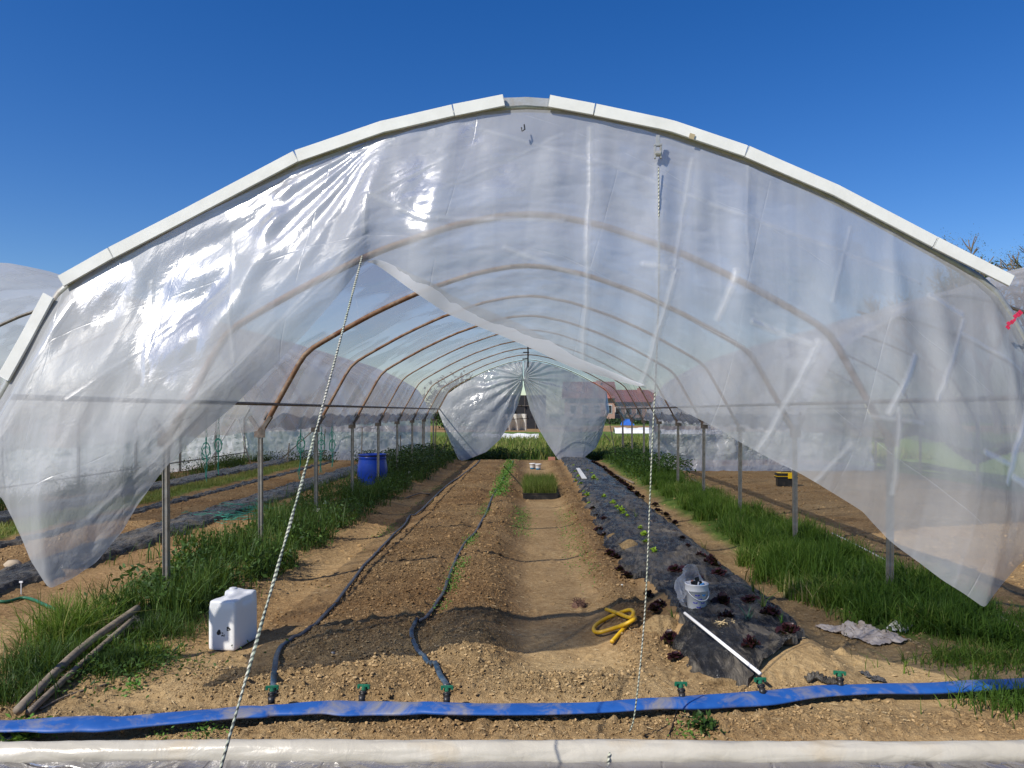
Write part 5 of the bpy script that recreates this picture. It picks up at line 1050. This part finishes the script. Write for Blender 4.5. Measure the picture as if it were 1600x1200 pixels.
# ------------------------------------------------------------ beyond the tunnels
def crop_cover(x0, x1, y, h, w_, label, seed):
    U_, V_ = np.meshgrid(np.linspace(x0, x1, 120), np.linspace(-1, 1, 16)); zz = h*np.sqrt(np.maximum(0, 1-V_**2))*(1+.35*fbm(U_, V_, .8, 3, seed))+.02; link('crop_cover', surf('crop_cover', U_, y+V_*w_+.15*fbm(U_, V_, .5, 2, seed+1), zz, [M['white_sheet']]), label=label, cat='crop cover')
crop_cover(-3.2, .6, 44, .35, .7, 'low white crop cover seen through the slit between the far flaps', 1100); crop_cover(6.5, 9.4, 58, .4, .8, 'pale grey crop cover in the field right of the far flap', 1110); crop_cover(9.6, 14, 56, .3, .8, 'white crop cover to the right, near the film wall of the right tunnel', 1120)
U_, V_ = np.meshgrid(np.linspace(-2.3, -.1, 80), np.linspace(0, 1, 30)); link('plastic_curtain', surf('plastic_curtain', U_+.15*V_*np.sin(U_), 66+.25*np.sin(U_*9)+1.0*(1-V_), V_*1.45, [M['white_sheet']]), label='hanging white plastic curtain in front of the dark shed far away', cat='plastic sheet')
nh = thing('shade_shed', (-.8, 75, 0), 'black shade net shed far behind the slit between the flaps', 'shed')
b = MB(); b.box((0, 0, 1.6), (5, 4, 3.2)); link('shed_body', b.mesh('shed_body', [M['shade_net']]), nh)
b = MB()
for q in range(6): b.box((-2.5+q, -2.03, 1.6), (.05, .06, 3.2))
b.box((0, -2.04, 2.2), (5, .05, .06)); link('shed_frame', b.mesh('shed_frame', [M['galv_dark']]), nh, kind='stuff')
# red brick house
def house(x0, x1, y, h, rh, dep, label, wm, seed, nwin):
    o = thing('house', ((x0+x1)/2, y, 0), label, 'house'); W_ = x1-x0
    b = MB(); b.box((0, dep/2, h/2), (W_, dep, h)); link('wall', b.mesh('wall', [M[wm]]), o)
    b = MB(); b.add([(-W_/2-.4, -.5, h-.1), (W_/2+.4, -.5, h-.1), (W_/2+.4, dep+.5, h-.1), (-W_/2-.4, dep+.5, h-.1), (-W_/2-.4, dep/2, h+rh), (W_/2+.4, dep/2, h+rh)], [(0, 1, 5, 4), (2, 3, 4, 5), (0, 4, 3), (1, 2, 5), (0, 3, 2, 1)]); link('roof', b.mesh('roof', [M['terracotta']]), o)
    for k in range(nwin):
        b = MB(); x = -W_/2+(k+.5)*W_/nwin; b.box((x, -.02, h*.55), (.9, .06, 1.2)); w1 = link('window', b.mesh('window', [M['white_board']]), o)
        b = MB(); b.box((x, -.06, h*.55), (.75, .03, 1.05)); link('pane', b.mesh('pane', [M['glass_dark']]), w1)
    b = MB(); b.box((W_*.2, dep*.4, h+rh*.8), (.6, .6, 1.2)); link('chimney', b.mesh('chimney', [M['brick']]), o)
house(5.5, 12.2, 108, 3.6, 2.4, 8, 'long house with red tiled roof seen hazily through the far right flap', 'pinkwall', 1, 4)
house(13, 19.5, 118, 3.2, 1.9, 8, 'pinkish house in the distance right of the far right flap', 'pinkwall', 2, 4)
b = MB(); b.add([(0, 0, 0), (1.6, 0, 0), (1.6, 1.2, 0), (0, 1.2, 0), (.3, .1, .75), (.9, .2, .8), (.9, .9, .8), (.3, .9, .75)], [(0, 1, 5, 4), (1, 2, 6, 5), (2, 3, 7, 6), (3, 0, 4, 7), (4, 5, 6, 7)])
link('tarpaulin', b.mesh('tarpaulin', [M['blue_car']]), None, (11.2, 92, 0), label='blue tarpaulin heap in the field beyond the right posts', cat='tarpaulin')
# hedge strips
def hedge(x0, x1, y0, y1, h, n, size, seed, label):
    x_, y_ = scatter(n, lambda x, y: 1+0*x, x0, x1, y0, y1, seed, False); r = np.random.default_rng(seed); top_ = h*(.7+.5*fbm(x_, y_, .35, 3, seed+1)); z_ = top_*r.random(n)**.6
    return leafobj('hedge', n, np.stack([x_, y_, z_], -1), size, 'hedge', seed, label=label, cat='hedge')
hedge(-6, 30, 100, 102.5, 1.0, 7000, .45, 1200, 'low dark hedge in front of the distant houses')
hedge(10.2, 11.6, 8, 26, 1.9, 16000, .16, 1210, 'dark green hedge beyond the right tunnel')
# trees
def tree(x, y, h, label, seed, leafy=0, mat='bud', name='bare_tree', cr=.35, trunk=.30):
    rg = random.Random(seed); b = MB(); ends = []
    def grow(p, d, l, r, dep):
        pts = [p]; q = p; dd = d
        for i in range(3): dd = (dd+Vector((rg.gauss(0, .12), rg.gauss(0, .12), rg.gauss(.04, .06)))).normalized(); q = q+dd*l/3; pts.append(q)
        b.tube(pts, [r, r*.88, r*.76, r*.62], 5 if dep > 2 else 4, caps=False)
        if dep == 0: ends.append(q); return
        if dep < 3: ends.append(q)
        for k in range(rg.choice([2, 3, 3])):
            nd = (dd+Vector((rg.gauss(0, .45), rg.gauss(0, .45), rg.gauss(.1, .25)))).normalized(); grow(q, nd, l*rg.uniform(.62, .85), r*.68, dep-1)
    o = thing(name, (x, y, 0), label, 'tree'); grow(Vector((0, 0, -.2)), Vector((0, 0, 1)), h*.3, trunk, 5)
    sc2 = h/max(e.z for e in ends)
    b.v = [(v[0]*sc2, v[1]*sc2, v[2]*sc2) for v in b.v]
    link('trunk', b.mesh('trunk', [M['bark']], True), o)
    E = np.array([tuple(e*sc2) for e in ends]); n = leafy; idx = np.random.default_rng(seed).integers(0, len(E), n); c_ = E[idx]+np.random.default_rng(seed+1).normal(0, cr, (n, 3))
    V, F, rn = leaves(n, c_, 0.10 if mat == 'bud' else .4, seed, .6); link('crown', fast_mesh('crown', V, F, [M[mat]], False, attrs={'rnd': rn}), o)
tree(35.5, 58, 14.6, 'tall bare budding tree, left of the pair above the right tunnel roof', 5, 4000); tree(38.6, 60, 14.6, 'tall bare tree at the right picture edge above the tunnel roof', 8, 4000); tree(34.8, 62, 13.6, 'shorter bare tree just above the white arch end at right', 12, 3000)
tree(43, 66, 13.2, 'small dark evergreen at the right picture edge behind bare trees', 15, 5000, 'hedge', 'evergreen_tree', .7)
for k, (x, y, h) in enumerate([(-6.4, 70, 3.3), (-5.0, 72, 2.9)]):
    tree(x, y, h, ['dark bushy tree seen dimly through the far left flap', 'smaller dark tree right beside it behind the far left flap', 'broad dark tree behind the last left posts'][k], 40+k, 5000, 'hedge', 'dark_tree', .8)

for o in list(bpy.data.objects):
    if '_base' in o: del o['_base']
